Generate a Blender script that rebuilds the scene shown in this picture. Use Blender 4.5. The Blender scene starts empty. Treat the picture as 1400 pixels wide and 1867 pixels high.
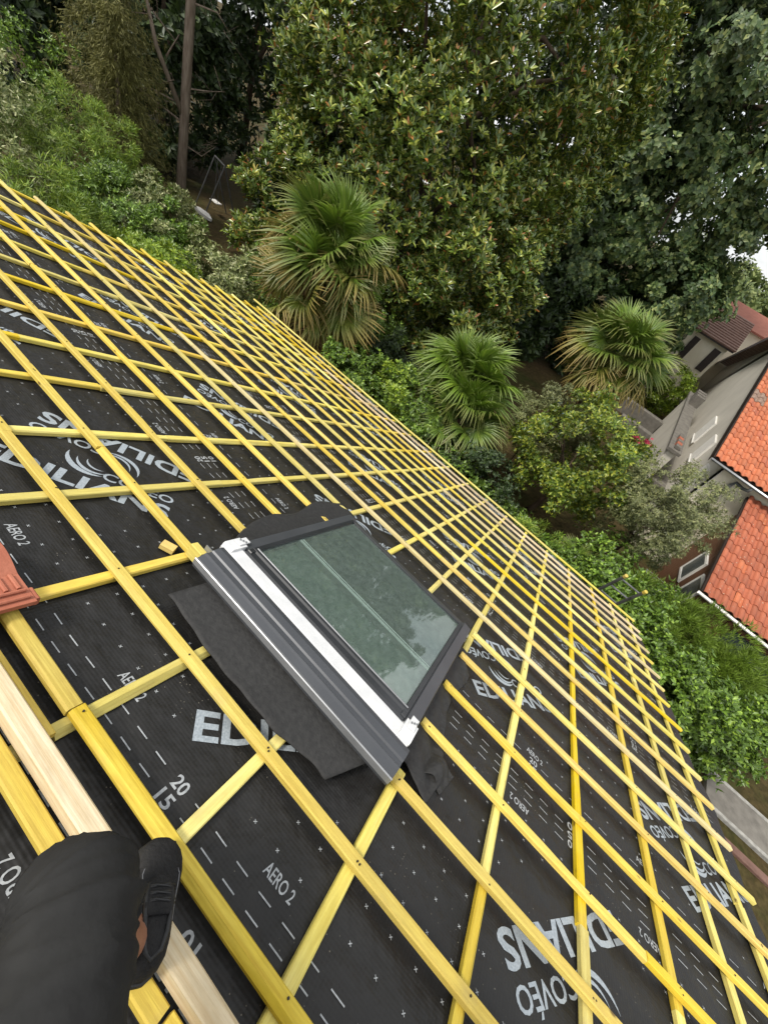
import bpy, math, random
import numpy as np
from mathutils import Matrix, Vector

rad = math.radians
scene = bpy.context.scene
COL = scene.collection

# ------------------------------------------------------------------ camera
TH = rad(23.5)                      # roof pitch
CAMZ = 7.0                          # eye height above the garden
H0 = 1.2353                         # eye height above the batten plane (along its normal)
cam_d = bpy.data.cameras.new('camera')
cam_d.sensor_fit = 'HORIZONTAL'
cam_d.sensor_width = 36.0
cam_d.lens = 19.195
cam_d.clip_start = 0.02
cam_d.clip_end = 2000
cam = bpy.data.objects.new('camera', cam_d)
COL.objects.link(cam)
RX = Vector((0.71326, 0.59657, 0.36792))
RY = Vector((0.66264, -0.40289, -0.63134))
RZ = Vector((-0.22841, 0.69411, -0.68267))
m = Matrix.Identity(4)
for i in range(3):
    m[i][0] = RX[i]; m[i][1] = -RY[i]; m[i][2] = -RZ[i]
m[2][3] = CAMZ
cam.matrix_world = m
scene.camera = cam

# ------------------------------------------------------------------ sky, sun, exposure
SUN_EL, SUN_AZ = rad(58), rad(-138)   # azimuth measured from +Y towards +X
w = bpy.data.worlds.new('World')
scene.world = w
w.use_nodes = True
nt = w.node_tree
nt.nodes.clear()
out = nt.nodes.new('ShaderNodeOutputWorld')
bg = nt.nodes.new('ShaderNodeBackground')
sky = nt.nodes.new('ShaderNodeTexSky')
sky.sky_type = 'NISHITA'
sky.sun_disc = False
sky.sun_elevation = SUN_EL
sky.sun_rotation = SUN_AZ
sky.dust_density = 2.5
tc = nt.nodes.new('ShaderNodeTexCoord')
mp = nt.nodes.new('ShaderNodeMapping')
mp.inputs['Scale'].default_value = (1, 1, 2.6)
nz = nt.nodes.new('ShaderNodeTexNoise')
nz.inputs['Scale'].default_value = 2.3
nz.inputs['Detail'].default_value = 6
nz.inputs['Roughness'].default_value = 0.55
rp = nt.nodes.new('ShaderNodeValToRGB')
rp.color_ramp.elements[0].position = 0.30
rp.color_ramp.elements[0].color = (.45, .45, .45, 1)
rp.color_ramp.elements[1].position = 0.62
rp.color_ramp.elements[1].color = (.97, .97, .97, 1)
cl = nt.nodes.new('ShaderNodeValToRGB')     # the cloud cover itself: grey to bright white
cl.color_ramp.elements[0].position = 0.38
cl.color_ramp.elements[0].color = (5.3, 5.5, 5.7, 1)
cl.color_ramp.elements[1].position = 0.72
cl.color_ramp.elements[1].color = (9.9, 9.8, 9.5, 1)
mx = nt.nodes.new('ShaderNodeMixRGB')
L = nt.links.new
L(tc.outputs['Generated'], mp.inputs['Vector'])
L(mp.outputs['Vector'], nz.inputs['Vector'])
L(nz.outputs['Fac'], rp.inputs['Fac'])
L(nz.outputs['Fac'], cl.inputs['Fac'])
L(rp.outputs['Color'], mx.inputs['Fac'])
L(sky.outputs['Color'], mx.inputs['Color1'])
L(cl.outputs['Color'], mx.inputs['Color2'])
L(mx.outputs['Color'], bg.inputs['Color'])
bg.inputs['Strength'].default_value = 0.085
L(bg.outputs['Background'], out.inputs['Surface'])

sun_d = bpy.data.lights.new('sun', 'SUN')
sun_d.energy = 1.5
sun_d.angle = rad(11)
sun_d.color = (1.0, 0.95, 0.87)
sun = bpy.data.objects.new('sun', sun_d)
COL.objects.link(sun)
sd = Vector((math.sin(SUN_AZ) * math.cos(SUN_EL), math.cos(SUN_AZ) * math.cos(SUN_EL), math.sin(SUN_EL)))
sun.rotation_euler = sd.to_track_quat('Z', 'Y').to_euler()
sun.location = (0, 0, 40)

scene.view_settings.view_transform = 'Standard'
scene.view_settings.look = 'None'
scene.view_settings.gamma = 1.0
scene.view_settings.use_curve_mapping = False
scene.view_settings.exposure = 1.18
scene.cycles.use_denoising = True
scene.cycles.max_bounces = 8
scene.cycles.transparent_max_bounces = 8

# ------------------------------------------------------------------ helpers
def tag(o, label=None, cat=None, group=None, kind=None):
    if label: o['label'] = label
    if cat: o['category'] = cat
    if group: o['group'] = group
    if kind: o['kind'] = kind
    return o

def empty(name, loc=(0, 0, 0), rz=0.0, label=None, cat=None, group=None):
    o = bpy.data.objects.new(name, None)
    o.empty_display_size = 0.2
    o.location = loc
    o.rotation_euler = (0, 0, rz)
    COL.objects.link(o)
    return tag(o, label, cat, group)

def link(name, me, mat=None, parent=None, mtx=None):
    o = bpy.data.objects.new(name, me)
    COL.objects.link(o)
    if mat is not None and len(me.materials) == 0:
        me.materials.append(mat)
    if parent is not None:
        o.parent = parent
    if mtx is not None:
        o.matrix_local = mtx
    return o

def mesh_np(name, V, F, smooth=False):
    """V (n,3); F (m,k) array of equal-size faces"""
    V = np.asarray(V, np.float32).reshape(-1, 3)
    F = np.asarray(F, np.int32)
    k = F.shape[1]
    me = bpy.data.meshes.new(name)
    me.vertices.add(len(V)); me.vertices.foreach_set('co', V.ravel())
    me.loops.add(F.size); me.loops.foreach_set('vertex_index', F.ravel())
    me.polygons.add(len(F))
    me.polygons.foreach_set('loop_start', np.arange(0, F.size, k, dtype=np.int32))
    if smooth:
        me.polygons.foreach_set('use_smooth', np.ones(len(F), bool))
    me.update(calc_edges=True)
    return me

class MB:
    """mesh builder"""
    def __init__(s): s.v = []; s.f = []
    def add(s, V, F):
        o = len(s.v)
        s.v.extend([tuple(map(float, p)) for p in V])
        s.f.extend([tuple(int(i) + o for i in f) for f in F])
        return s
    def box(s, x0, x1, y0, y1, z0, z1):
        V = [(x, y, z) for z in (z0, z1) for y in (y0, y1) for x in (x0, x1)]
        return s.add(V, [(0, 2, 3, 1), (4, 5, 7, 6), (0, 1, 5, 4), (2, 6, 7, 3), (0, 4, 6, 2), (1, 3, 7, 5)])
    def bbox(s, x0, x1, y0, y1, z0, z1, b=0.004):
        """box with chamfered edges along x"""
        prof = [(y0 + b, z0), (y1 - b, z0), (y1, z0 + b), (y1, z1 - b), (y1 - b, z1), (y0 + b, z1), (y0, z1 - b), (y0, z0 + b)]
        V = [(x0, *p) for p in prof] + [(x1, *p) for p in prof]
        F = [(i, (i + 1) % 8, (i + 1) % 8 + 8, i + 8) for i in range(8)]
        F += [tuple(range(7, -1, -1)), tuple(range(8, 16))]
        return s.add(V, F)
    def tube(s, pts, r, n=8, cap=True):
        pts = [np.array(p, float) for p in pts]
        rs = r if hasattr(r, '__len__') else [r] * len(pts)
        rings = []
        up = None
        for i, p in enumerate(pts):
            d = pts[min(i + 1, len(pts) - 1)] - pts[max(i - 1, 0)]
            d /= np.linalg.norm(d) + 1e-9
            if up is None:
                up = np.array([0, 0, 1.]) if abs(d[2]) < .9 else np.array([1., 0, 0])
            a = np.cross(d, up); a /= np.linalg.norm(a) + 1e-9
            b = np.cross(a, d); up = b
            rings.append([p + rs[i] * (math.cos(t) * a + math.sin(t) * b) for t in np.linspace(0, 2 * math.pi, n, endpoint=False)])
        V = [q for ring in rings for q in ring]
        F = []
        for i in range(len(pts) - 1):
            for j in range(n):
                k = (j + 1) % n
                F.append((i * n + j, i * n + k, (i + 1) * n + k, (i + 1) * n + j))
        if cap:
            F.append(tuple(range(n - 1, -1, -1)))
            F.append(tuple((len(pts) - 1) * n + j for j in range(n)))
        return s.add(V, F)
    def loft(s, rings, cap=True):
        n = len(rings[0])
        V = [q for ring in rings for q in ring]
        F = []
        for i in range(len(rings) - 1):
            for j in range(n):
                k = (j + 1) % n
                F.append((i * n + j, i * n + k, (i + 1) * n + k, (i + 1) * n + j))
        if cap:
            F.append(tuple(range(n - 1, -1, -1)))
            F.append(tuple((len(rings) - 1) * n + j for j in range(n)))
        return s.add(V, F)
    def grid(s, P):
        """P[i][j] points -> quads"""
        a, b = len(P), len(P[0])
        V = [q for row in P for q in row]
        return s.add(V, [(i * b + j, i * b + j + 1, (i + 1) * b + j + 1, (i + 1) * b + j) for i in range(a - 1) for j in range(b - 1)])
    def mesh(s, name, smooth=False):
        me = bpy.data.meshes.new(name)
        me.from_pydata(s.v, [], s.f)
        if smooth:
            me.polygons.foreach_set('use_smooth', np.ones(len(me.polygons), bool))
        me.update()
        return me
    def build(s, name, mat, parent=None, mtx=None, smooth=False):
        return link(name, s.mesh(name, smooth), mat, parent, mtx)

# ------------------------------------------------------------------ materials
def new_mat(name):
    mt = bpy.data.materials.new(name)
    mt.use_nodes = True
    n = mt.node_tree
    return mt, n, n.nodes['Principled BSDF'], n.nodes['Material Output']

def set_ramp(r, stops):
    el = r.color_ramp.elements
    while len(el) > 1: el.remove(el[-1])
    el[0].position = stops[0][0]; el[0].color = (*stops[0][1], 1)
    for p, c in stops[1:]:
        e = el.new(p); e.color = (*c, 1)

def noise_mat(name, c1, c2, scale=8.0, rough=0.7, bump=0.0, bscale=40.0, detail=5, spec=0.5, coord='Object', stretch=(1, 1, 1), metallic=0.0, p0=.3, p1=.7):
    mt, n, b, o = new_mat(name)
    t = n.nodes.new('ShaderNodeTexCoord'); mpn = n.nodes.new('ShaderNodeMapping')
    mpn.inputs['Scale'].default_value = stretch
    nzn = n.nodes.new('ShaderNodeTexNoise')
    nzn.inputs['Scale'].default_value = scale; nzn.inputs['Detail'].default_value = detail
    r = n.nodes.new('ShaderNodeValToRGB'); set_ramp(r, [(p0, c1), (p1, c2)])
    n.links.new(t.outputs[coord], mpn.inputs['Vector']); n.links.new(mpn.outputs['Vector'], nzn.inputs['Vector'])
    n.links.new(nzn.outputs['Fac'], r.inputs['Fac']); n.links.new(r.outputs['Color'], b.inputs['Base Color'])
    b.inputs['Roughness'].default_value = rough
    b.inputs['Metallic'].default_value = metallic
    b.inputs['Specular IOR Level'].default_value = spec
    if bump:
        n2 = n.nodes.new('ShaderNodeTexNoise'); n2.inputs['Scale'].default_value = bscale; n2.inputs['Detail'].default_value = 4
        bp = n.nodes.new('ShaderNodeBump'); bp.inputs['Strength'].default_value = bump; bp.inputs['Distance'].default_value = 0.01
        n.links.new(mpn.outputs['Vector'], n2.inputs['Vector']); n.links.new(n2.outputs['Fac'], bp.inputs['Height'])
        n.links.new(bp.outputs['Normal'], b.inputs['Normal'])
    return mt

def wood_mat(name, base, light, grain, knot=(.10, .045, .012), knots=1.0, rough=0.62):
    """sawn timber, grain along local x; every piece takes its own stretch of log"""
    mt, n, b, o = new_mat(name)
    N = n.nodes.new; K = n.links.new
    t = N('ShaderNodeTexCoord'); oi = N('ShaderNodeObjectInfo')
    off = N('ShaderNodeVectorMath'); off.operation = 'MULTIPLY_ADD'
    cmb = N('ShaderNodeCombineXYZ')
    for k in ('X', 'Y', 'Z'): K(oi.outputs['Random'], cmb.inputs[k])
    off.inputs[1].default_value = (37.0, 11.0, 7.0)
    K(cmb.outputs[0], off.inputs[0]); K(t.outputs['Object'], off.inputs[2])
    # stains
    n1 = N('ShaderNodeTexNoise'); n1.inputs['Scale'].default_value = 2.6; n1.inputs['Detail'].default_value = 4
    m1 = N('ShaderNodeMapping'); m1.inputs['Scale'].default_value = (1, 3, 3)
    K(off.outputs[0], m1.inputs['Vector']); K(m1.outputs[0], n1.inputs['Vector'])
    r1 = N('ShaderNodeValToRGB'); set_ramp(r1, [(.32, base), (.68, light)])
    K(n1.outputs['Fac'], r1.inputs['Fac'])
    # grain
    n2 = N('ShaderNodeTexNoise'); n2.inputs['Scale'].default_value = 5.0; n2.inputs['Detail'].default_value = 7; n2.inputs['Roughness'].default_value = .62
    m2 = N('ShaderNodeMapping'); m2.inputs['Scale'].default_value = (.55, 24, 24)
    K(off.outputs[0], m2.inputs['Vector']); K(m2.outputs[0], n2.inputs['Vector'])
    r2 = N('ShaderNodeValToRGB'); set_ramp(r2, [(.38, (1, 1, 1)), (.62, (0, 0, 0))])
    K(n2.outputs['Fac'], r2.inputs['Fac'])
    mx1 = N('ShaderNodeMixRGB'); mx1.inputs['Color2'].default_value = (*grain, 1)
    mg = N('ShaderNodeMath'); mg.operation = 'MULTIPLY'; mg.inputs[1].default_value = .6
    K(r2.outputs['Color'], mg.inputs[0]); K(mg.outputs[0], mx1.inputs['Fac']); K(r1.outputs['Color'], mx1.inputs['Color1'])
    # fine fibre mottling and grey handling marks
    n5 = N('ShaderNodeTexNoise'); n5.inputs['Scale'].default_value = 34; n5.inputs['Detail'].default_value = 8; n5.inputs['Roughness'].default_value = .7
    m5 = N('ShaderNodeMapping'); m5.inputs['Scale'].default_value = (.35, 2.2, 2.2); K(off.outputs[0], m5.inputs['Vector']); K(m5.outputs[0], n5.inputs['Vector'])
    r5 = N('ShaderNodeValToRGB'); set_ramp(r5, [(.36, (.66, .62, .55)), (.58, (1, 1, 1))]); K(n5.outputs['Fac'], r5.inputs['Fac'])
    mm = N('ShaderNodeMixRGB'); mm.blend_type = 'MULTIPLY'; mm.inputs['Fac'].default_value = .42; K(mx1.outputs['Color'], mm.inputs['Color1']); K(r5.outputs['Color'], mm.inputs['Color2'])
    n6 = N('ShaderNodeTexNoise'); n6.inputs['Scale'].default_value = 5.5; n6.inputs['Detail'].default_value = 6; K(off.outputs[0], n6.inputs['Vector'])
    r6 = N('ShaderNodeValToRGB'); set_ramp(r6, [(.60, (0, 0, 0)), (.78, (.45, .45, .45))]); K(n6.outputs['Fac'], r6.inputs['Fac'])
    mx1 = N('ShaderNodeMixRGB'); mx1.inputs['Color2'].default_value = (.33, .25, .13, 1); K(r6.outputs['Color'], mx1.inputs['Fac']); K(mm.outputs['Color'], mx1.inputs['Color1'])
    # knots
    v = N('ShaderNodeTexVoronoi'); v.inputs['Scale'].default_value = 4.6; v.inputs['Randomness'].default_value = 1
    m3 = N('ShaderNodeMapping'); m3.inputs['Scale'].default_value = (1, 2.2, 2.2)
    K(off.outputs[0], m3.inputs['Vector']); K(m3.outputs[0], v.inputs['Vector'])
    r3 = N('ShaderNodeValToRGB'); set_ramp(r3, [(.0, (knots, knots, knots)), (.045, (.75 * knots, .75 * knots, .75 * knots)), (.075, (.15 * knots,) * 3), (.10, (0, 0, 0))])
    K(v.outputs['Distance'], r3.inputs['Fac'])
    mx2 = N('ShaderNodeMixRGB'); mx2.inputs['Color2'].default_value = (*knot, 1)
    K(r3.outputs['Color'], mx2.inputs['Fac']); K(mx1.outputs['Color'], mx2.inputs['Color1'])
    # piece to piece tone
    hs = N('ShaderNodeHueSaturation')
    mr = N('ShaderNodeMapRange'); mr.inputs[3].default_value = .80; mr.inputs[4].default_value = 1.10
    mr2 = N('ShaderNodeMapRange'); mr2.inputs[3].default_value = .90; mr2.inputs[4].default_value = 1.08
    frac = N('ShaderNodeMath'); frac.operation = 'FRACT'
    mul = N('ShaderNodeMath'); mul.operation = 'MULTIPLY'; mul.inputs[1].default_value = 7.31
    K(oi.outputs['Random'], mul.inputs[0]); K(mul.outputs[0], frac.inputs[0])
    K(oi.outputs['Random'], mr.inputs[0]); K(frac.outputs[0], mr2.inputs[0])
    K(mr.outputs[0], hs.inputs['Value']); K(mr2.outputs[0], hs.inputs['Saturation']); K(mx2.outputs['Color'], hs.inputs['Color'])
    K(hs.outputs['Color'], b.inputs['Base Color'])
    b.inputs['Roughness'].default_value = rough
    b.inputs['Specular IOR Level'].default_value = .35
    bp = N('ShaderNodeBump'); bp.inputs['Strength'].default_value = .35; bp.inputs['Distance'].default_value = .004
    K(n2.outputs['Fac'], bp.inputs['Height']); K(bp.outputs['Normal'], b.inputs['Normal'])
    return mt

def leaf_mat(name, stops, rough=.45, transl=.22, spec=.5, tip=None, along=False):
    """foliage; every leaf (mesh island) picks its own tone"""
    mt, n, b, o = new_mat(name)
    N = n.nodes.new; K = n.links.new
    g = N('ShaderNodeNewGeometry'); r = N('ShaderNodeValToRGB'); set_ramp(r, stops)
    K(g.outputs['Random Per Island'], r.inputs['Fac'])
    col = r.outputs['Color']
    t = N('ShaderNodeTexCoord'); nz2 = N('ShaderNodeTexNoise'); nz2.inputs['Scale'].default_value = .9; nz2.inputs['Detail'].default_value = 3
    K(t.outputs['Object'], nz2.inputs['Vector'])
    hs = N('ShaderNodeHueSaturation')
    mr = N('ShaderNodeMapRange'); mr.inputs[1].default_value = .3; mr.inputs[2].default_value = .7; mr.inputs[3].default_value = .62; mr.inputs[4].default_value = 1.32
    K(nz2.outputs['Fac'], mr.inputs[0]); K(mr.outputs[0], hs.inputs['Value']); K(col, hs.inputs['Color'])
    col = hs.outputs['Color']
    if along:
        at = N('ShaderNodeAttribute'); at.attribute_name = 'along'
        rr = N('ShaderNodeValToRGB'); set_ramp(rr, [(along, (0, 0, 0)), (1.0, (1, 1, 1))])
        K(at.outputs['Fac'], rr.inputs['Fac'])
        mxx = N('ShaderNodeMixRGB'); mxx.inputs['Color2'].default_value = (*tip, 1)
        K(rr.outputs['Color'], mxx.inputs['Fac']); K(col, mxx.inputs['Color1'])
        col = mxx.outputs['Color']
    K(col, b.inputs['Base Color'])
    b.inputs['Roughness'].default_value = rough
    b.inputs['Specular IOR Level'].default_value = spec
    tr = N('ShaderNodeBsdfTranslucent'); K(col, tr.inputs['Color'])
    ms = N('ShaderNodeMixShader'); ms.inputs[0].default_value = transl
    K(b.outputs[0], ms.inputs[1]); K(tr.outputs[0], ms.inputs[2]); K(ms.outputs[0], o.inputs['Surface'])
    return mt

def flat_mat(name, c, rough=.6, metallic=0, spec=.5):
    mt, n, b, o = new_mat(name)
    b.inputs['Base Color'].default_value = (*c, 1); b.inputs['Roughness'].default_value = rough
    b.inputs['Metallic'].default_value = metallic; b.inputs['Specular IOR Level'].default_value = spec
    return mt

M = {}
M['yellow'] = wood_mat('yellow_treated_pine', (.71, .515, .045), (.75, .595, .100), (.56, .37, .032))
M['lemon'] = wood_mat('lemon_treated_pine', (.72, .605, .120), (.76, .675, .23), (.59, .45, .080))
M['pale'] = wood_mat('pale_pine', (.66, .545, .24), (.71, .62, .34), (.54, .41, .16))
M['pink'] = wood_mat('pinkish_pine', (.62, .455, .28), (.68, .555, .375), (.50, .33, .18))
M['plank'] = wood_mat('fresh_plank', (.65, .52, .32), (.70, .61, .43), (.53, .38, .20), knots=.5)
M['ochre'] = wood_mat('ochre_old_pine', (.60, .445, .060), (.71, .565, .13), (.45, .30, .045))
M['orange'] = wood_mat('orange_pine', (.68, .49, .10), (.72, .57, .17), (.54, .34, .06))

def underlay_mat():
    mt, n, b, o = new_mat('roofing_underlay')
    N = n.nodes.new; K = n.links.new
    t = N('ShaderNodeTexCoord')
    n1 = N('ShaderNodeTexNoise'); n1.inputs['Scale'].default_value = 3.5; n1.inputs['Detail'].default_value = 7; n1.inputs['Roughness'].default_value = .65
    r = N('ShaderNodeValToRGB'); set_ramp(r, [(.35, (.0090, .0086, .0080)), (.62, (.0150, .0143, .0132)), (.80, (.025, .023, .020))])
    K(t.outputs['Object'], n1.inputs['Vector']); K(n1.outputs['Fac'], r.inputs['Fac'])
    # sawdust flecks
    v = N('ShaderNodeTexVoronoi'); v.inputs['Scale'].default_value = 55
    K(t.outputs['Object'], v.inputs['Vector'])
    r2 = N('ShaderNodeValToRGB'); set_ramp(r2, [(.0, (1, 1, 1)), (.08, (1, 1, 1)), (.10, (0, 0, 0))]); K(v.outputs['Distance'], r2.inputs['Fac'])
    n3 = N('ShaderNodeTexNoise'); n3.inputs['Scale'].default_value = 4.0; K(t.outputs['Object'], n3.inputs['Vector'])
    r3 = N('ShaderNodeValToRGB'); set_ramp(r3, [(.50, (0, 0, 0)), (.64, (1, 1, 1))]); K(n3.outputs['Fac'], r3.inputs['Fac'])
    mu = N('ShaderNodeMath'); mu.operation = 'MULTIPLY'; K(r2.outputs['Color'], mu.inputs[0]); K(r3.outputs['Color'], mu.inputs[1])
    mx = N('ShaderNodeMixRGB'); mx.inputs['Color2'].default_value = (.20, .18, .14, 1)
    K(mu.outputs[0], mx.inputs['Fac']); K(r.outputs['Color'], mx.inputs['Color1']); K(mx.outputs['Color'], b.inputs['Base Color'])
    b.inputs['Roughness'].default_value = .54
    b.inputs['Specular IOR Level'].default_value = .36
    # embossed dot grid and loose waves
    sp = N('ShaderNodeSeparateXYZ'); K(t.outputs['Object'], sp.inputs[0])
    def sine(sock, per):
        a = N('ShaderNodeMath'); a.operation = 'MULTIPLY'; a.inputs[1].default_value = 2 * math.pi / per; K(sock, a.inputs[0])
        s_ = N('ShaderNodeMath'); s_.operation = 'SINE'; K(a.outputs[0], s_.inputs[0]); return s_.outputs[0]
    pr = N('ShaderNodeMath'); pr.operation = 'ADD'
    K(sine(sp.outputs['X'], .011), pr.inputs[0]); K(sine(sp.outputs['Y'], .011), pr.inputs[1])
    bp = N('ShaderNodeBump'); bp.inputs['Strength'].default_value = .16; bp.inputs['Distance'].default_value = .0012
    K(pr.outputs[0], bp.inputs['Height'])
    n4 = N('ShaderNodeTexNoise'); n4.inputs['Scale'].default_value = 7; n4.inputs['Detail'].default_value = 3; K(t.outputs['Object'], n4.inputs['Vector'])
    bp2 = N('ShaderNodeBump'); bp2.inputs['Strength'].default_value = .7; bp2.inputs['Distance'].default_value = .04
    K(n4.outputs['Fac'], bp2.inputs['Height']); K(bp.outputs['Normal'], bp2.inputs['Normal']); K(bp2.outputs['Normal'], b.inputs['Normal'])
    return mt
M['underlay'] = underlay_mat()
M['print'] = noise_mat('printed_ink', (0.2340, 0.2691, 0.2964), (0.3432, 0.3822, 0.4134), 160, .6, detail=1)
M['printfine'] = noise_mat('printed_ink_fine', (0.2652, 0.2808, 0.2886), (0.3900, 0.4056, 0.4134), 90, .6, detail=1)
M['felt'] = noise_mat('black_felt', (.0185, .018, .0175), (.030, .0295, .028), 45, .68, .35, 70, 9, .35, p0=.35, p1=.75)
M['anthracite'] = noise_mat('anthracite_metal', (0.0468, 0.0499, 0.0562), (0.0663, 0.0702, 0.0764), 3, .42, 0, metallic=.25)
M['anthdark'] = noise_mat('dark_profile', (0.0140, 0.0156, 0.0172), (0.0234, 0.0250, 0.0281), 5, .36, 0)
M['trim'] = noise_mat('zinc_trim', (0.2340, 0.2418, 0.2496), (0.3276, 0.3354, 0.3432), 8, .35, metallic=.5)
M['white'] = noise_mat('white_plastic', (0.5460, 0.5538, 0.5538), (0.6396, 0.6396, 0.6318), 14, .5, .1, 30)
M['nail'] = flat_mat('nail_head', (0.0429, 0.0351, 0.0273), .5, .6)
M['clay'] = noise_mat('red_clay', (0.3120, 0.0897, 0.0484), (0.4056, 0.1365, 0.0780), 9, .75, .25, 60)
M['plaster'] = noise_mat('house_plaster', (0.4290, 0.3900, 0.3276), (0.5148, 0.4758, 0.4056), 3, .9, .2, 60)
M['board'] = noise_mat('dark_bargeboard', (0.0780, 0.0468, 0.0273), (0.1248, 0.0780, 0.0468), 6, .7, .2)

# ------------------------------------------------------------------ the ground
def ground():
    xs = np.concatenate([np.linspace(-220, -45, 12), np.linspace(-40, 30, 90), np.linspace(36, 220, 12)])
    ys = np.concatenate([np.linspace(-150, -12, 8), np.linspace(-8, 55, 80), np.linspace(60, 420, 14)])
    X, Y = np.meshgrid(xs, ys)
    Z = .05 * np.sin(X * .7) * np.cos(Y * .6) - .03
    Z = np.where((Y < 9.6), np.minimum(Z, -.012), Z)
    Z = Z + 0.0
    far = np.clip((np.hypot(X, Y) - 150) / 250, 0, 1)
    Z = Z + far * 0
    V = np.stack([X, Y, Z], -1).reshape(-1, 3)
    nx, ny = len(xs), len(ys)
    i, j = np.meshgrid(np.arange(ny - 1), np.arange(nx - 1), indexing='ij')
    a = (i * nx + j).ravel()
    F = np.stack([a, a + 1, a + nx + 1, a + nx], -1)
    mt, n, b, o = new_mat('garden_ground')
    N = n.nodes.new; K = n.links.new
    t = N('ShaderNodeTexCoord'); n1 = N('ShaderNodeTexNoise'); n1.inputs['Scale'].default_value = .35; n1.inputs['Detail'].default_value = 8; n1.inputs['Roughness'].default_value = .7
    r = N('ShaderNodeValToRGB'); set_ramp(r, [(.30, (.034, .046, .012)), (.48, (.060, .048, .020)), (.66, (.085, .058, .030))])
    K(t.outputs['Object'], n1.inputs['Vector']); K(n1.outputs['Fac'], r.inputs['Fac'])
    n2 = N('ShaderNodeTexNoise'); n2.inputs['Scale'].default_value = 9; n2.inputs['Detail'].default_value = 8
    K(t.outputs['Object'], n2.inputs['Vector'])
    mxn = N('ShaderNodeMixRGB'); mxn.blend_type = 'MULTIPLY'; mxn.inputs['Fac'].default_value = .6
    r2 = N('ShaderNodeValToRGB'); set_ramp(r2, [(.35, (.45, .45, .4)), (.65, (1.2, 1.15, 1.05))]); K(n2.outputs['Fac'], r2.inputs['Fac'])
    K(r.outputs['Color'], mxn.inputs['Color1']); K(r2.outputs['Color'], mxn.inputs['Color2']); K(mxn.outputs['Color'], b.inputs['Base Color'])
    b.inputs['Roughness'].default_value = .95; b.inputs['Specular IOR Level'].default_value = .1
    bp = N('ShaderNodeBump'); bp.inputs['Strength'].default_value = .8; bp.inputs['Distance'].default_value = .05
    K(n2.outputs['Fac'], bp.inputs['Height']); K(bp.outputs['Normal'], b.inputs['Normal'])
    g = link('ground', mesh_np('ground', V, F, True), mt)
    tag(g, kind='structure')
ground()

# ------------------------------------------------------------------ our roof
MR = Matrix(((1, 0, 0, 0),
             (0, math.cos(TH), math.sin(TH), -H0 * math.sin(TH)),
             (0, -math.sin(TH), math.cos(TH), CAMZ - H0 * math.cos(TH)),
             (0, 0, 0, 1)))
def RP(u, v, n=0.0):
    return MR @ Vector((u, v, n))
S = 0.34
UL, UR = -18.40 * S, 7.20 * S           # batten ends
VTOP, VE = -2.30, 21.10 * S             # ridge and eave
house = empty('house', (-1.9, 2.2, 0), 0, 'house with an unfinished roof of yellow battens over black underlay', 'house')
HI = Matrix.Translation((1.9, -2.2, 0))  # undo the base offset for children
MRH = HI @ MR

def hb(mb, name, mat, mtx=None, smooth=False, kind=None):
    o = mb.build(name, mat, house, MRH if mtx is None else mtx, smooth)
    if kind: o['kind'] = kind
    return o

# walls and the far slope
y_e = RP(0, VE, -.2).y; z_e = RP(0, VE, -.2).z
pr_ = RP(0, VTOP, -.2)
wm = MB()
wx0, wx1 = UL + .35, UR - .30
yb = 2 * pr_.y - y_e
wm.box(wx0, wx1, yb + .45, y_e - .45, -.3, z_e + .05)
hb(wm, 'wall', M['plaster'], HI)
gm = MB()
for x in (wx0, wx1):
    a, b_ = (x, x + .25) if x == wx0 else (x - .25, x)
    gm.add([(a, yb + .45, z_e + .052), (a, y_e - .45, z_e + .052), (a, pr_.y, pr_.z - .05), (b_, yb + .45, z_e + .052), (b_, y_e - .45, z_e + .052), (b_, pr_.y, pr_.z - .05)],
           [(0, 1, 2), (5, 4, 3), (0, 3, 4, 1), (1, 4, 5, 2), (2, 5, 3, 0)])
hb(gm, 'gable_wall', M['plaster'], HI)
# roof deck under the underlay (this slope) and the slope behind the ridge
dk = MB(); dk.box(UL + .05, UR - .02, VTOP, VE - .02, -.18, -.075); hb(dk, 'roof_deck', M['board'])
MRB = Matrix(((-1, 0, 0, 0), (0, -math.cos(TH), -math.sin(TH), 2 * RP(0, VTOP).y + H0 * math.sin(TH)),
              (0, -math.sin(TH), math.cos(TH), CAMZ - H0 * math.cos(TH)), (0, 0, 0, 1)))
bs = MB(); bs.box(-UR, -UL, VTOP, VE, -.16, -.055); hb(bs, 'rear_slope', M['underlay'], HI @ MRB)

# --- underlay strips with their printing
def text_np(body, height, width=None, bold=.012):
    cu = bpy.data.curves.new('t', 'FONT')
    cu.body = body; cu.size = 1.0; cu.offset = bold; cu.resolution_u = 3
    ob = bpy.data.objects.new('t', cu); COL.objects.link(ob)
    dg = bpy.context.evaluated_depsgraph_get(); dg.update()
    me = bpy.data.meshes.new_from_object(ob.evaluated_get(dg))
    me.calc_loop_triangles()
    V = np.empty(len(me.vertices) * 3, np.float32); me.vertices.foreach_get('co', V); V = V.reshape(-1, 3)[:, :2]
    F = np.array([t.vertices[:] for t in me.loop_triangles], np.int32)
    bpy.data.objects.remove(ob); bpy.data.curves.remove(cu); bpy.data.meshes.remove(me)
    lo, hi = V.min(0), V.max(0)
    cap = hi[1] - lo[1]
    V = V - lo
    V *= height / cap
    if width: V[:, 0] *= width / V[:, 0].max()
    return V, F

T_BIG = text_np('EDILIANS', .104, .735, .028)
T_COV = text_np('COVÉO', .078, .315, .016)
T_AERO = text_np('AERO 2', .036, .108, .012)
T_NUM = {k: text_np(k, .040, .050, .018) for k in ('10', '15', '20')}

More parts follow.
